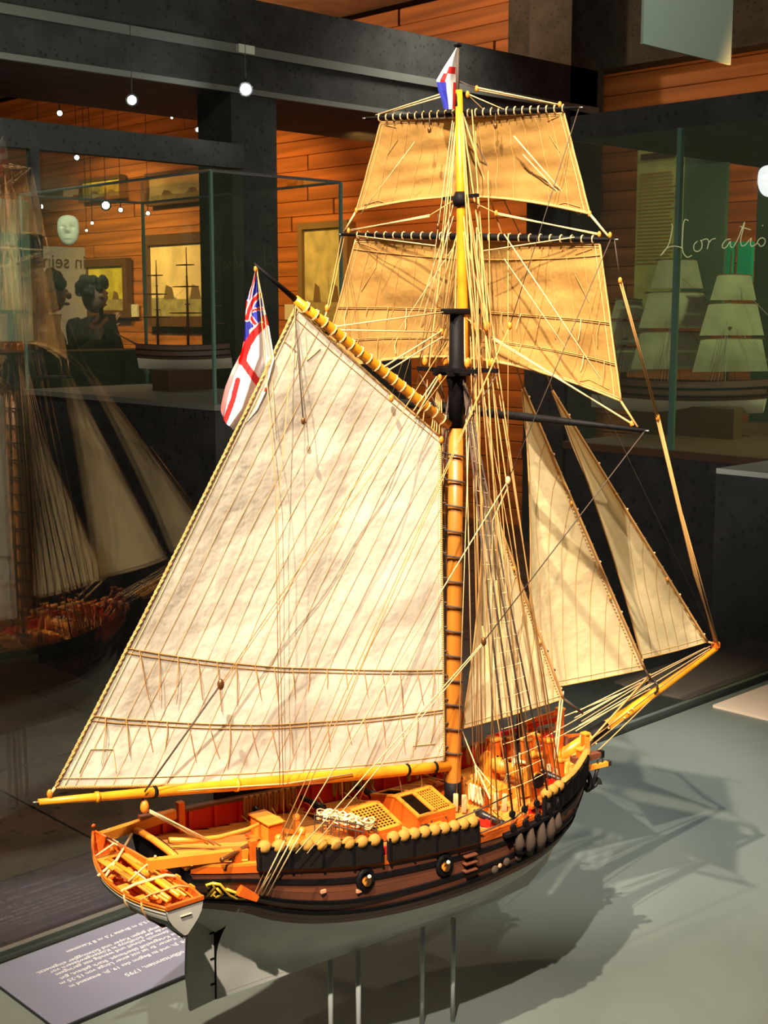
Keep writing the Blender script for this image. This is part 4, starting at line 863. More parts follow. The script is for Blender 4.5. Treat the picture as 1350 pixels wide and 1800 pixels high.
# sails ---------------------------------------------------------------------
def smooth_noise(u, v, s):
    return (math.sin(5.1*u+3.3*v+s)*math.cos(3.7*v-2.2*u+1.7*s)+.5*math.sin(9.3*u-7.1*v+2.1*s)*math.cos(8.2*v+4*u))/1.5
class Sail:
    def __init__(s, A, B, C, D, belly, normal, roach=(0, 0, 0, 0), nz=0, seed=1, upv=V((0, 0, 1))):
        # A top-aft, B top-fore, C bottom-fore, D bottom-aft ; u from aft(0) to fore(1), v from foot(0) to head(1)
        s.A, s.B, s.C, s.D = [V(k) for k in (A, B, C, D)]; s.b = belly; s.n = V(normal).normalized(); s.r = roach; s.nz = nz; s.seed = seed
        s.cen = (s.A+s.B+s.C+s.D)/4
    def flat(s, u, v): return (s.D.lerp(s.C, u)).lerp(s.A.lerp(s.B, u), v)
    def at(s, u, v, off=0):
        p = s.flat(u, v); f_, l_, h_, a_ = s.r
        w_ = s.b*math.sin(pi*max(0, min(1, u)))**.9*math.sin(pi*max(0, min(1, (v*.86+.07))))+s.nz*smooth_noise(u*2, v*2, s.seed)*min(1, 6*u*(1-u)+.15)*min(1, 6*v*(1-v)+.15)
        p = p+s.n*(w_+off)
        if f_: p = p+(s.D-s.A).lerp(s.C-s.B, u).normalized()*(f_*4*u*(1-u)*(1-v)**3)
        if l_: p = p+(s.D-s.C).normalized()*(l_*4*v*(1-v)*(1-u)**3)
        return p
    def uv(s, p):                                                 # inverse on the flat quad
        u = v = .5
        for _ in range(14):
            q = s.flat(u, v); e = p-q; du = (s.flat(u+1e-3, v)-q)/1e-3; dv = (s.flat(u, v+1e-3)-q)/1e-3
            a, b, c, d, f_ = du.dot(du), du.dot(dv), dv.dot(dv), e.dot(du), e.dot(dv); det = a*c-b*b
            if abs(det) < 1e-14: break
            u += (d*c-f_*b)/det; v += (a*f_-b*d)/det; u = max(-.3, min(1.3, u)); v = max(-.3, min(1.3, v))
        return u, v
    def build(s, name, m, label, nu=48, nv=48):
        s.o = MB().grid(lambda u, v: s.at(u, v), nu, nv).build(name, m, S, label); return s.o
    def line(s, uvs, r_, m, name, off=.0005, n=5):
        MB().tube([s.at(u, v, -off if name != 'x' else 0) for u, v in uvs], r_, n).build(name, m, s.o)
    def path(s, p, q, n=14):                                      # straight line on the flat quad in uv
        return [s.uv(p.lerp(q, i/n)) for i in range(n+1)]
    def border(s, r_, m, sides='fhla', n=26):
        for k in sides:
            uvs = {'f': [(i/n, 0) for i in range(n+1)], 'h': [(i/n, 1) for i in range(n+1)], 'a': [(0, i/n) for i in range(n+1)], 'l': [(1, i/n) for i in range(n+1)]}[k]
            MB().tube([s.at(u, v) for u, v in uvs], r_, 6).build('bolt_rope', m, s.o)
            ins = .018
            uvs = {'f': [(u, ins) for u, v in uvs], 'h': [(u, 1-ins) for u, v in uvs], 'a': [(ins, v) for u, v in uvs], 'l': [(1-ins, v) for u, v in uvs]}[k]
            s.line(uvs, .00028, 'seampale', 'hem_stitch', .0003, 4)
def clip(poly, p, d):                                             # line through p along d clipped to convex polygon in the x-z plane
    ts = []
    for i in range(len(poly)):
        a, b = poly[i], poly[(i+1) % len(poly)]; ex, ez = b.x-a.x, b.z-a.z; det = d.x*(-ez)+d.z*ex
        if abs(det) < 1e-12: continue
        rx, rz_ = a.x-p.x, a.z-p.z; t = (rx*(-ez)+rz_*ex)/det; k = (d.x*rz_-d.z*rx)/det
        if -1e-6 <= k <= 1+1e-6: ts.append(t)
    return (min(ts), max(ts)) if len(ts) >= 2 and max(ts)-min(ts) > .006 else None
mA, mB, mC, mD = P(520, 540), P(774, 768), P(781, 1338), P(97, 1384)
main = Sail(mA, mB, mC, mD, .010, (0, 1, 0), (.006, -.002, 0, 0), .0032, 2)
main.build('mainsail', 'canvas', 'huge cream canvas mainsail with long slanting seams', 60, 60)
main.border(.0011, 'bolt')
# second twisted rope strand along leech
tw = MB(); n = 230
for ph in (0, pi):
    tw.tube([main.at(0, i/n)+V((.0008*math.cos(i*1.15+ph), .0008*math.sin(i*1.15+ph), 0)) for i in range(n+1)], .00065, 4)
tw.build('twisted_edge', 'ropetan', main.o)
ld = (mA-mD).normalized(); pr = V((ld.z, 0, -ld.x)); poly = [mA, mB, mC, mD]
for k in range(1, 24):
    c = clip(poly, mD+pr*(.0132*k), ld)
    if c: main.line(main.path(mD+pr*(.0132*k)+ld*(c[0]+.0008), mD+pr*(.0132*k)+ld*(c[1]-.0008), 18), .00024, 'seam', 'seam', .0001, 4)
def reef(s, v0, v1, sagv, pts, L, m='seam', rpm='seam', rr=.00042, side=-1):
    fn = lambda u: v0+(v1-v0)*u-sagv*4*u*(1-u)
    s.line([(i/30, fn(i/30)) for i in range(31)], rr, m, 'reef_band', .0006, 4); s.line([(i/30, fn(i/30)-.009) for i in range(31)], rr*.8, m, 'reef_band', .0005, 4)
    rnd = random.Random(int(v0*1000))
    for k in range(pts):
        u = (k+.6)/(pts+.2); p_ = s.at(u, fn(u), -.001); l_ = L*rnd.uniform(.75, 1.15); cx = rnd.uniform(-.006, .008); d_ = -s.n
        MB().tube([p_, p_+V((cx*.2, 0, -l_*.3))+d_*.0012, p_+V((cx*.6, 0, -l_*.7))+d_*.001, p_+V((cx, 0, -l_))+d_*.0006], [.00045, .0004, .0004, .0003], 4).build('reef_point', rpm, s.o)
reef(main, .275, .29, .018, 17, .034); reef(main, .140, .165, .022, 18, .030)
for pts in ([(.035, .03), (.035, .075), (.09, .075), (.12, .03)], [(.90, .028), (.90, .06), (.97, .06)], [(.10, .97), (.16, .93), (.20, .97)], [(.02, .93), (.10, .93), (.12, .90)]): main.line(pts, .0003, 'seampale', 'corner_patch', .0005, 4)
for k in range(17):                                               # lacing of head to gaff
    f_ = (k+.5)/17; c = gM.lerp(gB, .03+.95*f_); w_ = gd.cross(V((0, 1, 0))); r_ = .0044
    MB().tube([c+w_*(r_*math.cos(t))+V((0, r_*math.sin(t), 0)) for t in [2*pi*j/9 for j in range(9)]], .0007, 4, True).build('gaff_lashing', 'ropepale', gaff)
for k in range(13):
    v = (k+.6)/13.2; p_ = main.at(1, v); MB().tube([p_, p_+V((.004, -.001, -.0005))], .0008, 4).build('luff_toggle', 'ropedark', main.o)
def tri(name, head, tack, clew, belly, label, seed, nseam, off=V((0, 0, 0))):
    H, T, C_ = V(head)+off*0, V(tack), V(clew)+off
    s = Sail(H+(C_-H)*.012, H, T, C_, belly, (0, 1, 0), (.002, -.006, 0, 0), .0018, seed); s.build(name, 'jibcloth', label, 30, 44)
    s.border(.0007, 'ropetan', 'fa'); 
    n = 40; MB().tube([s.at(1, i/n) for i in range(n+1)], .0014, 6).build('luff_rope', 'ropetan', s.o); MB().tube([s.at(.965-.0*i, i/n, -.0003) for i in range(n+1)], .0006, 4).build('luff_tape', 'bolt', s.o)
    ax = (H-C_).normalized(); pr_ = (T-C_).normalized(); W_ = (T-C_).length
    pl = [H, T, C_]
    for k in range(1, nseam+1):
        b = C_+(T-C_)*(k/(nseam+1)); dd = V((ax.x*.6-.02*(k/nseam), 0, ax.z)).normalized(); c = clip(pl, b, dd)
        if c:
            a0, a1 = b+dd*(c[0]+.001), b+dd*(c[1]-.001); a0.y = a1.y = 0
            uvs = [s.uv(V((q.x, s.flat(.5, .3).y, q.z))) for q in [a0.lerp(a1, i/14) for i in range(15)]]
            uvs = [(max(.01, min(.99, u)), max(0.004, min(.99, v))) for u, v in uvs]; s.line([(u+.006*math.sin(9*v+k), v) for u, v in uvs], .00027, 'seam', 'seam', .0004, 4)
    m_ = max(7, int((H-T).length/.019))
    for k in range(m_):
        p_ = s.at(1, (k+.5)/m_); MB().ball(p_+V((.0016, 0, .0006)), .0012, 6, 4).build('hank', 'ropepale' if k % 3 == 0 else 'ironblack', s.o)
    for v, r_ in ((.28, .0022), (.62, .0022)):
        blockk(s.at(.96, v, -.002), r_*.8, 'block', s.o, 'thimble')
    return s
j1 = tri('staysail', P(849, 846), P(990, 1228), P(811, 1281, .006), .010, 'inner triangular cream headsail beside the mast', 3, 8)
j2 = tri('jib', P(920, 682), P(1133, 1176), P(924, 1216, .020), .012, 'middle triangular cream headsail', 4, 8)
j3 = tri('flying_jib', P(971, 687), P(1243, 1128), P(1128, 1158, .010), .008, 'outermost triangular cream headsail', 5, 6)
def square(name, l0, l1, f0, f1, fwd, label, seed, nseam, arch, belly=.012):
    # head left/right on the yard, foot left/right
    nrm = V((1, .2, 0)).normalized()
    s = Sail(l0, l1, f1, f0, belly, nrm, (-arch, 0, 0, 0), .0035, seed); s.build(name, 'squarecloth', label, 44, 34)
    s.border(.0009, 'ropetan', 'falh')
    for k in range(1, nseam):
        u = k/nseam; s.line([(u+.003*math.sin(6*i/14+k), i/14) for i in range(15)], .0003, 'seam', 'seam', .0004, 4)
    for sd in (0, 1):
        uu = lambda q: q if sd == 0 else 1-q
        s.line([(uu(.03), .97), (uu(.10), .93), (uu(.11), .80), (uu(.07), .62)], .0003, 'seam', 'corner_patch', .0005, 4); s.line([(uu(.03), .05), (uu(.09), .07), (uu(.12), .03)], .0003, 'seam', 'corner_patch', .0005, 4)
    return s
dy = (tyR-tyL).normalized(); dg = (tgR-tgL).normalized()
dz = V((.002, 0, -.0034))
tg = square('topgallant_sail', tgL.lerp(tgR, .065)+dz, tgL.lerp(tgR, .925)+dz, tyL.lerp(tyR, .062)+V((0, 0, .0195)), tyL.lerp(tyR, .91)+V((.002, 0, .0185)), 1, 'topmost square amber sail', 6, 13, .012, .009)
ts_ = square('topsail', tyL.lerp(tyR, .05)+dz*1.1, tyL.lerp(tyR, .945)+dz*1.1, cjL.lerp(cjR, .03)+V((0, 0, .0185)), cjL.lerp(cjR, .935)+V((0, 0, .020)), 1, 'large square amber topsail with two reef bands', 7, 15, .022, .012)
def band(s, v, pts, L):
    fn = lambda u: v
    for o in (0, -.012): s.line([(i/30, v+o) for i in range(31)], .00042, 'seam', 'reef_band', .0006, 4)
    rnd = random.Random(int(v*1000))
    for k in range(pts):
        u = (k+.5)/pts; p_ = s.at(u, v, -.001); l_ = L*rnd.uniform(.7, 1.2); MB().tube([p_, p_+V((-.002, rnd.uniform(-.002, .002), -l_*.5)), p_+V((-.002, rnd.uniform(-.004, .004), -l_))], .0004, 4).build('reef_point', 'ropepale' if k % 3 == 0 else 'seam', s.o)
band(ts_, .50, 14, .016); band(ts_, .24, 14, .016)
ts_.line([(u, .93-.05*4*u*(1-u)) for u in [i/20 for i in range(21)]], .0004, 'seam', 'reef_band', .0006, 4)
# flags ---------------------------------------------------------------------
def flagmesh(t, fn, rects, NU, NV):
    """cells of the flag cloth; rects: function (u,v) -> material name"""
    cells = {}
    for j in range(NV):
        for i in range(NU):
            cells.setdefault(rects((i+.5)/NU, (j+.5)/NV), []).append((i, j))
    for m, cs in cells.items():
        mb = MB(); idx = {}; vs = []; fs = []
        def vi(i, j):
            if (i, j) not in idx: idx[(i, j)] = len(vs); vs.append(fn(i/NU, j/NV))
            return idx[(i, j)]
        for i, j in cs: fs.append((vi(i, j), vi(i+1, j), vi(i+1, j+1), vi(i, j+1)))
        mb.add(vs, fs, True); mb.build({'flagwhite': 'white_field', 'flagred': 'red_cross', 'flagblue': 'blue_field'}[m], m, t)
def union(u, v):                                                  # ensign: u from hoist to fly, v bottom to top
    if u < .46 and v > .52:
        a, b = u/.46, (v-.52)/.48
        if abs(a-.5) < .07 or abs(b-.5) < .10: return 'flagred'
        if abs(a-.5) < .13 or abs(b-.5) < .19: return 'flagwhite'
        d1, d2 = abs(b-a), abs(b-(1-a))
        if min(d1, d2) < .055: return 'flagred'
        if min(d1, d2) < .14: return 'flagwhite'
        return 'flagblue'
    if abs(u-.50) < .045 or abs(v-.47) < .06: return 'flagred'
    return 'flagwhite'
en = empty('ensign_flag', 'white naval ensign with red cross and union corner, drooping from the gaff end', 'flag', loc=P(451, 474), ship=True)
eo = P(451, 474)
LE = [(449, 474), (443, 500), (433, 530), (431, 560), (430, 590), (424, 620), (408, 650), (396, 680), (389, 710), (388, 722)]          # left outline top to bottom
RE = [(452, 474), (460, 510), (466, 545), (473, 575), (478, 605), (482, 630), (474, 660), (466, 690), (452, 720), (414, 764)]
def ef(u, v):
    k = (1-v)*9; i = min(8, int(k)); f_ = k-i
    a = V((LE[i][0]+(LE[i+1][0]-LE[i][0])*f_, LE[i][1]+(LE[i+1][1]-LE[i][1])*f_, 0)); b = V((RE[i][0]+(RE[i+1][0]-RE[i][0])*f_, RE[i][1]+(RE[i+1][1]-RE[i][1])*f_, 0))
    uu = 1-u; w_ = min(1, 1.5*(1-v)+.12)
    p = a.lerp(b, uu); sh = 22*w_*math.sin(pi*uu)*(u-.3)
    return P(p.x, p.y+sh, .004+.0075*w_*math.sin(uu*9.5+1.5*v)+.003*math.sin(uu*17+2*v)) - eo
def epx(u, v):
    k = (1-v)*9; i = min(8, int(k)); f_ = k-i
    ax, ay = [LE[i][j]+(LE[i+1][j]-LE[i][j])*f_ for j in (0, 1)]; bx_, by_ = [RE[i][j]+(RE[i+1][j]-RE[i][j])*f_ for j in (0, 1)]
    w_ = min(1, 1.5*(1-v)+.12); return ax+(bx_-ax)*(1-u), ay+(by_-ay)*(1-u)+22*w_*math.sin(pi*(1-u))*(u-.3)
def near(x, y, pl):
    best = 1e9
    for (ax, ay), (bx_, by_) in zip(pl, pl[1:]):
        dx, dy_ = bx_-ax, by_-ay; t = max(0, min(1, ((x-ax)*dx+(y-ay)*dy_)/(dx*dx+dy_*dy_))); best = min(best, math.hypot(x-ax-dx*t, y-ay-dy_*t))
    return best
def emat(u, v):
    x, y = epx(u, v)
    if near(x, y, [(460, 573), (446, 588), (436, 604), (429, 622), (426, 636)]) < 6.5: return 'flagred'
    if near(x, y, [(425, 632), (440, 654), (462, 684)]) < 6: return 'flagred'
    if near(x, y, [(418, 668), (409, 704), (395, 742)]) < 4.6: return 'flagred'
    if near(x, y, [(466, 560), (474, 566)]) < 7: return 'flagred'
    if y < 470+.0*x or y < 586-(x-430)*.75 or (y < 600 and x < 438):
        if x > 462: return 'flagwhite'
        for pl, a_, b_ in (([(456, 518), (444, 530), (438, 545), (434, 560)], 3.2, 5.6), ([(438, 549), (449, 544), (462, 543)], 1.8, 3.4), ([(437, 553), (446, 566), (452, 573)], 2.6, 4.6), ([(450, 478), (442, 510), (436, 545)], 1.3, 2.8), ([(434, 530), (433, 560)], 1.6, 3.0)):
            d_ = near(x, y, pl)
            if d_ < a_: return 'flagred'
            if d_ < b_: return 'flagwhite'
        return 'flagblue'
    return 'flagwhite'
flagmesh(en, ef, emat, 110, 150)
MB().tube([P(451, 474)-eo, P(462, 530, -.001)-eo, P(477, 640)-eo, P(484, 760)-eo], .0004, 4).build('halyard', 'ropepale', en)
MB().ball(P(449, 473)-eo, .0016, 8, 6, (.8, .8, 1.5)).build('toggle', 'block', en)
jo = P(803, 84)
jk = empty('pennant_flag', 'small red, white and blue signal flag drooping at the masthead', 'flag', loc=jo, ship=True)
LJ = [(802, 84), (790, 103), (778, 122), (767, 141), (770, 158), (776, 176), (780, 192)]; RJ = [(805, 84), (805, 105), (805, 125), (805, 142), (803, 160), (801, 178), (799, 192)]
def jf(u, v):
    k = (1-v)*6; i = min(5, int(k)); f_ = k-i
    x = (LJ[i][0]*(1-u)+RJ[i][0]*u)*(1-f_)+(LJ[i+1][0]*(1-u)+RJ[i+1][0]*u)*f_; y = (LJ[i][1]*(1-u)+RJ[i][1]*u)*(1-f_)+(LJ[i+1][1]*(1-u)+RJ[i+1][1]*u)*f_
    return P(x, y, .003*math.sin(u*6+v*3)*min(1, 2*(1-v)+.2))-jo
def jm(u, v):
    w_ = 1-v
    if .28 < w_ < .40 and u > .35 and u < .85: return 'flagred'
    if .38 < w_ < .54 and .16 < u < .40: return 'flagred'
    if w_ > .54: return 'flagblue' if u < .45 else ('flagred' if u > .78 else 'flagwhite')
    return 'flagwhite'
flagmesh(jk, jf, jm, 24, 36)
# rigging -------------------------------------------------------------------
def rope(pts, r_=.0005, m='ropetan', sag=0, name='rope', n=1):
    pts = [V(p) for p in pts]
    if sag and len(pts) == 2: pts = sagline(pts[0], pts[1], sag, 10)
    return MB().tube(pts, r_, 5).build(name, m, S)
topf = V((TX(z2), 0, z2)); topm = V((.001, 0, .562)); mh = V((.003, 0, zc-.006))
# stays
rope([j1.C+V((.0005, 0, -.0005)), V((.150, 0, .050))], .0013, 'ropedark', name='forestay'); rope([mh+V((.006, 0, 0)), j1.B], .0012, 'ropetan', name='forestay')
rope([topf, j2.B], .0008, 'ropetan', name='jib_stay'); rope([j2.C, tv+V((0, 0, .006))], .0011, 'ropedark', name='jib_stay')
rope([topm, j3.B], .0007, 'ropetan', name='flying_jib_stay'); rope([j3.C, bp_b+V((0, 0, .004))], .0010, 'ropetan', name='flying_jib_stay')
rope([topm+V((.002, 0, -.006)), bp_b+V((.002, 0, .004))], .0005, 'ropedark', name='topmast_stay')
# shrouds with ratlines
for sd in (-1, 1):
    tops = []; bots = []
    for k, x in enumerate(DX[:4]):
        a = V((x-.0003, sd*(BR(x)+.0045), ZR(x)+.0145)); b = V((.001+.0013*k, sd*.007, zc-.008-.002*k)); tops.append(b); bots.append(a)
        MB().tube([a, b], .00085, 5).build('shroud', 'ropedark' , S)
    nR = 27
    for k in range(nR):
        f_ = .05+.90*k/(nR-1); rp = [bots[i].lerp(tops[i], f_) for i in range(4)]
        rt_ = MB().tube([rp[0]+(rp[0]-rp[1])*.15]+rp+[rp[3]+(rp[3]-rp[2])*.15], .00032, 4); rt_.build('ratline', 'ropepale', S)
    # topmast shrouds and running backstays
    for k, (x, yy) in enumerate(((-.010, .036), (.011, .036))):
        rope([V((TX(.47), sd*.002, .470)), V((x, sd*yy, zc+.004))], .0005, 'ropetan', name='topmast_shroud'); rope([V((x, sd*yy, zc-.002)), V((.0, sd*.007, zc-.05))], .0005, 'ropedark', name='futtock_shroud')
    for x, z in ((.058, .558), (.064, .49), (-.016, .558), (.046, .49)):
        b = V((x, sd*(BR(x)+.001), ZR(x)+.004)); rope([topm.lerp(topf, (.56-z)/.12)+V((0, sd*.0015, 0)), b], .0006, 'ropetan', name='backstay')
# halyards from the fife rails and bulwarks up the mast
rnd = random.Random(11)
for k, (z, x, y) in enumerate([(.40, .014, -.010), (.385, .014, -.014), (.385, .014, -.018), (.47, .014, -.022), (.33, -.006, -.012), (.385, .015, .008), (.47, .014, .014), (.385, .040, -.058), (.47, .030, -.062), (.558, .020, -.066), (.33, .012, -.068), (.40, .066, -.052)]):
    rope([V((.010 if k % 2 else .004, (-.012 if y < 0 else .012) if z < .4 else (-.004 if y < 0 else .004), z)), V((x, y, .014 if abs(y) < .03 else ZR(x)+.005))], .00034+.00015*(k % 3 == 0), 'ropetan' if k % 4 else 'ropepale', name='halyard')
# tackles between topmast and tops as in the photo (port side, left of the masthead)
for (ax, ay, bx, by, y0, y1) in ((797, 200, 738, 640, .003, .03), (798, 215, 752, 645, .003, .03), (800, 240, 770, 640, .002, .02), (796, 360, 728, 700, .008, .045), (797, 380, 700, 700, .004, .055), (800, 420, 757, 700, .004, .03), (797, 360, 690, 690, .006, .06), (800, 430, 662, 640, .01, .05)):
    rope([P(ax, ay, y0), P(bx, by, y1)], .0003, 'ropetan' if (bx % 2) else 'ropepale', name='halyard')
# port falls run on to the port rail
for k in range(5): x = -.02+.018*k; rope([V((0, .02, zc)), V((x, BR(x)-.002, ZR(x)+.011))], .0005, 'ropetan', name='halyard')
# long running lines seen against the foresails
for a, b, r_ in (((815, 380, -.004), (873, 900, -.03), .0007), ((838, 400, -.006), (848, 1100, -.04), .0006), ((845, 430, -.01), (884, 1150, -.05), .0007), ((893, 410, -.04), (893, 845, -.06), .0003), ((858, 300, -.01), (864, 700, -.03), .0004), ((812, 200, -.003), (872, 1020, -.045), .0006), ((836, 230, -.006), (850, 690, -.02), .0003)):
    rope([P(*a), P(*b)], r_, 'ropetan', name='running_line')
    if b[1] > 880: x = .045; rope([P(*b), V((P(*b).x+.012, -BR(.04)+.004, ZR(.04)+.006))], r_, 'ropetan', name='running_line')
# peak halyards and gaff lines
for a, b, r_ in (((590, 574, 0), (779, 549, -.001), .0006), ((592, 580, 0), (774, 584, -.002), .0006), ((670, 648, -.003), (776, 582, -.004), .0007), ((677, 655, -.003), (778, 592, -.004), .0006), ((733, 728, -.004), (771, 664, -.005), .0006), ((727, 722, -.004), (768, 662, -.005), .0006)): rope([P(*a), P(*b)], r_, 'ropepale', name='peak_halyard')
for q in ((776, 584, -.003), (773, 664, -.005), (590, 577, 0), (575, 542, 0), (776, 773, -.003), (688, 700, -.005)): blockk(P(*q), .0026)
rope([P(575, 545, 0), P(569, 565, 0)], .0006, 'ropepale')
rope([P(575, 542, 0), tyL+V((0, 0, -.002))], .00035, 'ropetan', name='brace'); rope([P(578, 545, 0), tyL+V((.003, 0, -.002))], .00035, 'ropetan', name='brace')
# lifts of the yards
for a, b in ((tgL.lerp(tgR, .05), P(800, 157, .003)), (tgL.lerp(tgR, .07), P(800, 163, .003))): rope([a+V((0, 0, .002)), b], .0006, 'ropepale', name='lift')
for a, b in ((tgR.lerp(tgL, .08), P(838, 154, -.008)), (tgR.lerp(tgL, .09), P(840, 158, -.008))): rope([a+V((0, 0, .0025)), b], .0006, 'ropepale', name='lift')
blockk(P(838, 156, -.008), .0022); blockk(tgR.lerp(tgL, .085)+V((0, 0, .0028)), .0022); rope([P(838, 156, -.008), P(808, 143, 0)], .0005, 'ropedark', name='lift')
rope([P(822, 165, -.003), tgL.lerp(tgR, .68)], .0005, 'ropepale', name='lift'); rope([P(822, 165, -.003), tgL.lerp(tgR, .58)], .0005, 'ropepale', name='lift'); blockk(P(822, 166, -.003), .0024)
for q in ((620, 403, 628, 378), ): pass
rope([tg.D, tyL.lerp(tyR, .012)+V((0, 0, .002))], .0010, 'ropepale', name='sheet'); rope([tg.C, tyR.lerp(tyL, .02)+V((0, 0, .002))], .0010, 'ropepale', name='sheet')
rope([ts_.C, cjR.lerp(cjL, .02)+V((0, 0, .002))], .0009, 'ropetan', name='sheet'); rope([ts_.D, cjL.lerp(cjR, .01)+V((0, 0, .002))], .0009, 'ropetan', name='sheet')
for dz_ in (0, .003):
    rope([tyL.lerp(tyR, .04)+V((0, 0, .003+dz_*.3)), P(755, 378+dz_*900, .012)], .0006, 'ropepale', name='lift')
    rope([tyR.lerp(tyL, .05)+V((0, 0, .003+dz_*.3)), P(872, 374+dz_*900, -.030)], .0006, 'ropepale', name='lift')
    rope([cjR.lerp(cjL, .03)+V((0, 0, .003+dz_*.2)), P(860, 589+dz_*1100, -.018)], .0007, 'ropepale', name='lift')
rope([P(872, 375, -.03), topf+V((0, -.002, 0))], .0005, 'ropetan', name='lift'); rope([P(755, 379, .012), topf+V((0, .002, 0))], .0005, 'ropetan', name='lift'); rope([P(860, 590, -.018), V((.006, -.003, .40))], .0005, 'ropetan', name='lift')
for q in (tyR.lerp(tyL, .05)+V((0, 0, .0035)), tyR.lerp(tyL, .015)+V((0, 0, .003)), tyL.lerp(tyR, .03)+V((0, 0, .003)), cjR.lerp(cjL, .035)+V((0, 0, .004)), tg.C, tg.D, P(872, 375, -.03), P(860, 590, -.018)): blockk(q, .0022)
rope([tyR.lerp(tyL, .12)+V((-.004, 0, .001)), P(850, 441, -.02)], .0005, 'ropepale', name='yard_line'); rope([tyL.lerp(tyR, .08)+V((-.004, 0, -.001)), P(765, 432, .006)], .0005, 'ropepale', name='yard_line')
# yard arm tips
for q, d in ((tgL, -1), (tgR, 1), (tyL, -1), (tyR, 1), (cjR, 1), (cjL, -1)): MB().tube([q, q+dy*d*.003], .0006, 5).build('arm_pin', 'steel', S)
# bunt lines and diagonal gear on the square sails
for a, b, r_ in (((910, 240, -.034), (1028, 376, -.075), .0006), ((926, 272, -.036), (1024, 378, -.075), .0005), ((893, 412, -.045), (1062, 665, -.13), .0005), ((893, 455, -.045), (1000, 610, -.10), .0004), ((736, 250, .02), (640, 378, .06), .0003)): rope([P(*a)+V((-.004, 0, 0)), P(*b)+V((-.004, 0, 0))], r_, 'ropepale', name='bunt_line')
for q in ((762, 229, .02), (878, 222, -.02), (777, 398, .005)): blockk(P(*q)+V((-.004, 0, 0)), .0022, 'bronze'); rope([P(*q)+V((-.004, 0, 0)), P(q[0], q[1]-22, q[2])+V((-.004, 0, 0))], .0004, 'ropedark')
# braces
B1 = P(1090, 493, -.110); B2 = P(1156, 734, -.060); BE = bp_b+V((0, -.001, .003))
rope([tyR, B1], .0004, 'ropedark', name='brace')
for o_ in (-.001, .001): rope([B1+V((o_, 0, 0)), B2+V((o_, 0, 0))], .0006, 'ropetan', name='brace')
for o_ in (-.0016, 0, .0016): rope([B2+V((o_, 0, 0)), P(1222, 1010, -.022)+V((o_, 0, 0)), BE+V((0, o_, 0))], .0007, 'ropetan', name='brace')
for o_ in (-.004, .005): rope([P(1200, 905, -.034), BE+V((0, o_*.6, 0))], .0004, 'ropetan', name='brace')
blockk(B1, .0022); blockk(B2, .0026)
B3 = P(893, 845, -.085); rope([tyR+V((-.002, .002, 0)), B3], .00035, 'ropedark', name='brace'); blockk(B3, .0030, 'ropepale')
rope([B3, BKT], .0005, 'ropepale', name='brace'); rope([B3+V((.001, 0, -.003)), P(866, 915, -.07), V((-.02, -.07, .012))], .0005, 'ropepale', name='brace')
B4 = P(896, 573, -.055); rope([tgR, B4], .00035, 'ropedark', name='brace'); blockk(B4, .0026); rope([B4, BKT+V((.003, 0, 0))], .0004, 'ropetan', name='brace'); rope([B4, BKT+V((-.003, 0, .001))], .0004, 'ropetan', name='brace')
B5 = P(850, 1128, -.10); rope([cjR, B5], .00045, 'ropedark', name='brace'); blockk(B5, .0030, 'bronze'); rope([B5, P(520, 1500, -.072)], .0005, 'ropepale', name='brace'); rope([B5+V((-.001, 0, -.002)), P(540, 1500, -.072)], .0004, 'ropepale', name='brace')
for k in range(3): rope([BKT+V((.004*k, 0, -.001*k)), P(500+16*k, 1478-10*k, -.068)], .0005, 'ropepale', name='tackle_fall')
# topping lift, gaff drop line, sheet tackle
T1 = P(388, 1203, -.018); rope([P(254, 1392, -.005), T1], .0007, 'ropedark', name='topping_lift'); blockk(T1, .0036, 'bronze'); rope([T1, P(660, 800, -.02), P(785, 600, -.008)], .00035, 'ropetan', name='topping_lift'); rope([T1+V((.001, 0, -.001)), P(560, 960, -.018), P(785, 660, -.009)], .0003, 'ropetan', name='topping_lift')
rope([P(517, 536, -.002), P(533, 738, -.010)], .0004, 'ropedark', name='vang'); blockk(P(533, 740, -.010), .0024, 'bronze')
rope([P(520, 536, -.002), P(488, 900, -.02), P(500, 1490, -.02)], .0003, 'ropetan', name='vang'); rope([P(452, 470), P(484, 845, -.01), P(492, 1380, -.015)], .0003, 'ropetan', name='vang')
for k, (bx_, dx_) in enumerate(((600, 4), (650, -30), (700, 15), (740, 5))): rope([P(bx_, 1358, 0), P(bx_+dx_, 1440, .02)], .0005, 'ropetan', name='boom_line')
mb_ = P(254, 1418); blockk(mb_, .0045, 'block'); rope([P(250, 1394), mb_], .0010, 'ropedark', name='sheet'); ms_ = V((-.232, -.004, deckz(-.232, 0)+.004))
for k in range(3): rope([mb_+V((.001*k, 0, -.002)), ms_+V((.003*k, -.004*k+.002, 0))], .0006, 'ropepale', name='main_sheet')
rope([P(84, 1404), P(500, 1378, -.006), P(620, 1360, -.006)], .0006, 'ropepale', name='boom_guy')
rope([mD, bA.lerp(bB, .02)+V((0, 0, .003))], .0012, 'ropepale', name='outhaul'); blockk(bA.lerp(bB, .022)+V((0, 0, .005)), .0028)
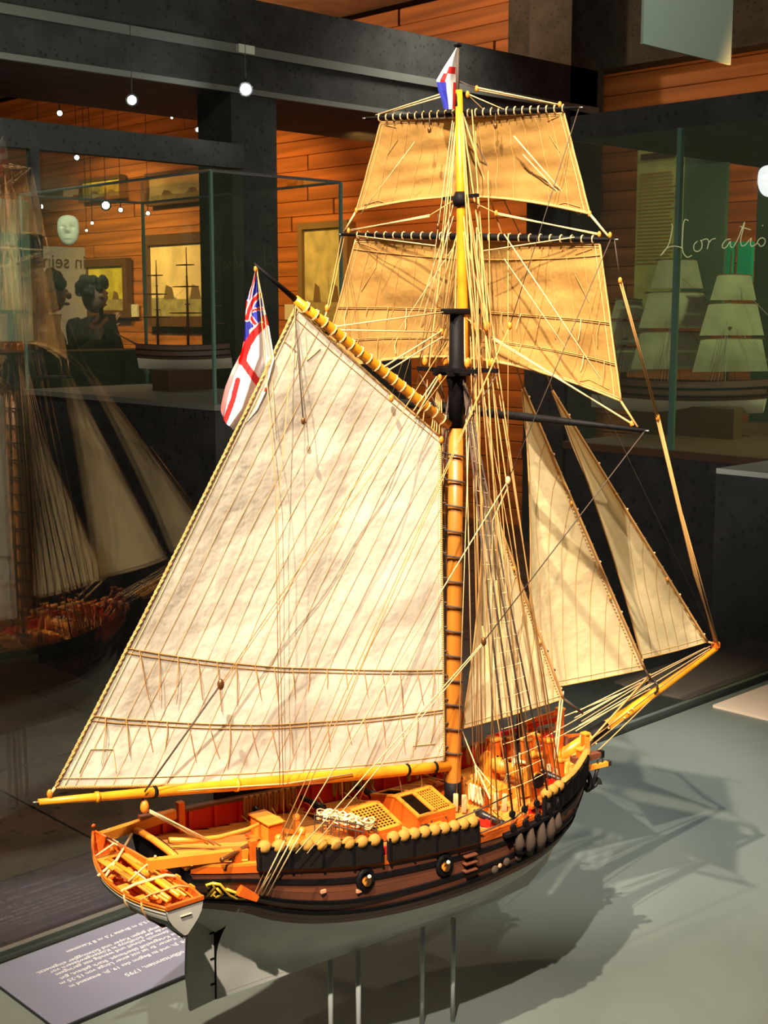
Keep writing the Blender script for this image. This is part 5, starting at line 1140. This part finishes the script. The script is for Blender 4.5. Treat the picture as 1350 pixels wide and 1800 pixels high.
# bowsprit gear: lines from bow to jibs tacks and tip
for a, b in (((1010, 1262, .012), (1248, 1136, .001)), ((1012, 1252, .012), (1240, 1139, .001)), ((1018, 1275, .004), (1146, 1200, .002)), ((1012, 1285, 0), (1248, 1140, 0)), ((1022, 1268, .010), (1140, 1195, .003)), ((960, 1295, .01), (1125, 1200, .004)), ((950, 1312, 0), (1143, 1211, 0)), ((1018, 1262, .012), (1080, 1225, .006)), ((952, 1275, .03), (1100, 1215, .012))): rope([P(*a), P(*b)], .00055, 'ropepale', name='bowsprit_line')
rope([P(1143, 1185, .004), P(1048, 1290, -.01), P(1022, 1318, -.016)], .0010, 'ropetan', name='bowsprit_line')
for a, b in (((1025, 1310, -.006), (1240, 1148, -.001)), ((1030, 1318, -.006), (1225, 1162, -.001)), ((1040, 1330, -.012), (1160, 1215, -.003))): rope([P(*a), P(*b)], .0006, 'ropetan', name='bobstay')
for q in ((1048, 1307), (1070, 1280), (1098, 1262), (1105, 1253), (1112, 1246)): MB().ball(P(q[0], q[1], -.006), .0011, 6, 4).build('bead', 'ropepale', S)
for o_ in (-.0015, .0015): rope([P(988, 1216, .004)+V((o_, 0, 0)), P(976, 1336, -.028)+V((o_, 0, 0))], .0008, 'ropepale', name='jib_sheet')
rope([P(811, 1282, .006), P(836, 1345, -.03), P(872, 1390, -.06)], .0006, 'ropepale', name='jib_sheet'); rope([P(836, 1345, -.03), P(838, 1372, -.035)], .0010, 'ropepale', name='jib_sheet'); rope([P(838, 1350, -.03), P(862, 1405, -.06)], .0010, 'ropepale', name='jib_sheet')
rope([P(800, 1480, -.072), P(850, 1462, -.078), P(905, 1438, -.074), P(930, 1415, -.066)], .0007, 'ropedark', sag=0, name='man_rope'); rope([P(803, 1440, -.050), P(850, 1420, -.060), P(900, 1395, -.06)], .0006, 'ropedark', name='man_rope')
# ------------------------------------------------------------------ the boat hanging at the stern
bt = empty('ship_boat', 'white clinker rowing boat with orange gunwale slung from the stern davits', 'boat', loc=(-.3000, -.026, .0265), rz=pi/2+.04, ship=True)
BL = .124                                                         # local x forward (bow), y sideways, z up from the gunwale
def bhw(t): return table([0, .15, .35, .55, .75, .9, 1], [.0130, .0170, .0195, .0190, .0145, .0075, .0008])(t)
def bz(t): return table([0, .3, .6, .85, 1], [.0035, .0, .0005, .0055, .012])(t)
def bk(t): return table([0, .08, .5, .85, .95, 1], [-.019, -.0195, -.0200, -.0185, -.008, .010])(t)
def bp3(t, v, sd, ins=0): 
    z0_, z1 = bk(t), bz(t); g = math.sin(pi/2*min(1, v*1.15+.02))**(.9 if t > .1 else 1.1)
    return V((-.5*BL+BL*t, sd*max(0, bhw(t)*g-ins), z0_+(z1-z0_)*v+ins*.8*(1-v)))
for sd in (-1, 1):
    for k in range(5):                                            # clinker strakes
        MB().grid(lambda u, v: bp3(u, (k+v)/5, sd, -.0005*(1-v)), 24, 3).build('boat_strake', 'hullwhite', bt)
    MB().grid(lambda u, v: bp3(u, v, sd, .0012), 24, 6).build('boat_lining', 'orangewood', bt)
    MB().tube([bp3(i/20, 1, sd) for i in range(21)], .0011, 6).build('gunwale', 'orangewood', bt); MB().tube([bp3(i/20, .93, sd, -.0006) for i in range(21)], .0006, 5).build('rubbing_strake', 'palewood', bt)
    MB().tube([bp3(.04+i*.0425, .82, sd, .0022) for i in range(21)], .0007, 5).build('riser', 'palewood', bt)
    for k in range(12): MB().tube([bp3(.06+k*.072, v_, sd, .0018) for v_ in (.25, .5, .75, .97)], .0006, 4).build('rib', 'orangewood', bt)
MB().prism([bp3(0, v, 1) for v in (1, .85, .65, .45, .25, .05)]+[bp3(0, v, -1) for v in (.05, .25, .45, .65, .85, 1)], (-.0014, 0, 0)).build('boat_transom', 'hullwhite', bt)
MB().beam((-.5*BL-.0008, -.0135, .0038), (-.5*BL-.0008, .0135, .0038), .0026, .0026).build('transom_cap', 'orangewood', bt)
MB().tube([(-.5*BL-.002, -.004, -.004), (-.5*BL-.002, .004, -.004)], .0004, 4).build('name_strip', 'hammockpale', bt)
MB().tube([bp3(1, 0, 1)+V((.0, 0, .006)), V((.5*BL+.001, 0, .016))], .0016, 6).build('stem', 'orangewood', bt)
MB().beam((-.5*BL, 0, -.0200), (.42*BL, 0, -.0195), .0022, .0022).build('keel', 'hullwhite', bt)
for t_ in (.10, .30, .48, .66, .82): w_ = bhw(t_)-.001; MB().box((-.5*BL+BL*t_, 0, -.0035 if t_ < .8 else .001), (.0065, 2*w_, .0014), bev=.0004).build('thwart', 'palewood', bt)
for k in range(5): MB().box((-.01, -.008+.004*k, -.0150), (.08, .0034, .0008)).build('bottom_board', 'orangewood', bt)
for t_ in (.12, .30, .48, .66):
    for sd in (-1, 1):
        if t_ < .6: MB().box(bp3(t_+.03, 1, sd)+V((0, 0, .0015)), (.006, .0014, .002)).build('rowlock', 'palewood', bt)
for k, t_ in enumerate((.34, .18)):                                # white gripes across
    mb = MB(); wq = bhw(t_)
    for v_ in (1,): mb.tube([V((-.5*BL+BL*t_, -wq-.001, .0005))]+[V((-.5*BL+BL*t_+.002, y, .0035)) for y in (-wq*.6, wq*.6)]+[V((-.5*BL+BL*t_+.004, wq+.001, .0005))], .0013 if k == 0 else .0008, 5)
    mb.tube([bp3(t_, v_, -1, -.0010) for v_ in (1, .7, .4, .1)]+[bp3(t_, v_, 1, -.0010) for v_ in (.1, .4, .7, 1)], .0008, 5); mb.build('boat_strap', 'ropepale' if k == 0 else 'ropetan', bt)
MB().ball((.018, .004, -.005), .0030, 8, 6, (1.2, 1, .6)).build('rope_coil', 'hammockpale', bt); MB().box((.004, .0, -.0025), (.016, .012, .0010)).build('folded_canvas', 'hammockpale', bt)
BM = bt.matrix_world
def oar(x0, y0, x1, y1, z, label, m='spar'):
    t = empty('oar', label, 'oar', 'oars and spars stowed in the boat', loc=(BM @ V(((x0+x1)/2, (y0+y1)/2, z)))); t.rotation_euler = (0, 0, BM.to_euler().z+math.atan2(y1-y0, x1-x0)); L = math.hypot(x1-x0, y1-y0)
    MB().tube([(-L/2, 0, 0), (-L*.1, 0, 0), (L*.22, 0, 0)], [.0010, .0012, .0009], 7).build('loom', 'palewood', t)
    MB().box((L*.36, 0, 0), (L*.28, .0042, .0009), bev=.0003).build('blade', 'palewood', t)
    MB().tube([(-L*.5, 0, 0), (-L*.44, 0, 0)], .0008, 6).build('grip', 'orangewood', t)
for k, (a, b, c, d) in enumerate(((-.050, -.0085, .036, -.0100), (-.046, -.0060, .038, -.0075), (-.050, .0050, .034, .0065), (-.044, .0085, .038, .0090))):
    oar(a, b, c, d, .0012+.0008*(k % 2), 'pale oar lying lengthwise in the stern boat, ' + ('outer one on the near side' if k == 0 else 'inner one on the near side' if k == 1 else 'inner one on the ship side' if k == 2 else 'outer one on the ship side'))
for k, (y0, y1, lb) in enumerate(((-.0045, -.0055, 'thick yellow spare spar on the near side of the boat, under the white strap'), (.0025, .0035, 'thick yellow spare spar on the ship side of the boat, under the white strap'))):
    a = BM @ V((-.048, y0, .0015)); b = BM @ V((.034, y1, .0022)); o = MB().tube([(b-a)*0, (b-a)*.5, (b-a)], [.0017, .0019, .0012], 8).build('boat_mast', 'spar', None, None, False, a); tag(o, lb, 'spar', 'oars and spars stowed in the boat')
# boat falls from the davits
inv = MS.inverted()
for dx_, py_, sd in ((-.296, .034, 1), (-.296, -.038, -1)):
    a = V((dx_, py_, .033 if sd > 0 else .0365)); tb = (inv @ (BM @ V((.034 if sd > 0 else -.012, -.001, .004))))
    rope([a, tb+V((0, 0, .008))], .0007, 'ropepale', name='boat_fall'); rope([a+V((.003, 0, 0)), tb+V((.003, 0, .008))], .0006, 'ropepale', name='boat_fall'); blockk(a.lerp(tb, .75), .0024)
    for e in (-.010, .010): rope([tb+V((0, 0, .008)), inv @ (BM @ V(((.040 if sd > 0 else -.010), e*1.2, .003)))], .0007, 'ropepale', name='boat_sling')
rope([P(232, 1466, .03), P(205, 1512, .0), P(172, 1540, -.01)], .0011, 'ropepale', name='boat_lashing'); rope([P(232, 1466, .03), P(205, 1512, .0), P(182, 1545, -.012)], .0011, 'ropepale', name='boat_lashing')
# acrylic rods under the keel
for k, (px, x, y) in enumerate(((581, -.150, -.012), (630, -.115, -.010), (742, -.030, -.012), (796, .008, -.010))):
    p_ = P(px, 1720, -.012); q = V((p_.x, -.006 if k % 2 else .006, 0)); ztop = -.0965
    for j in range(6): 
        pass
    w0 = MS @ V((P(px, 1740, q.y).x, q.y, 0)); L = (Z0-.0975)-(Z0-.190)
    o = MB().tube([(0, 0, 0), (0, 0, L)], .0021, 10).build('support_rod', 'acryl', None, None, False, (w0.x, w0.y, Z0-.190))
    tag(o, ('leftmost', 'second', 'third', 'rightmost')[k] + ' of the four thin clear rods under the hull', 'rod', 'clear rods carrying the model')
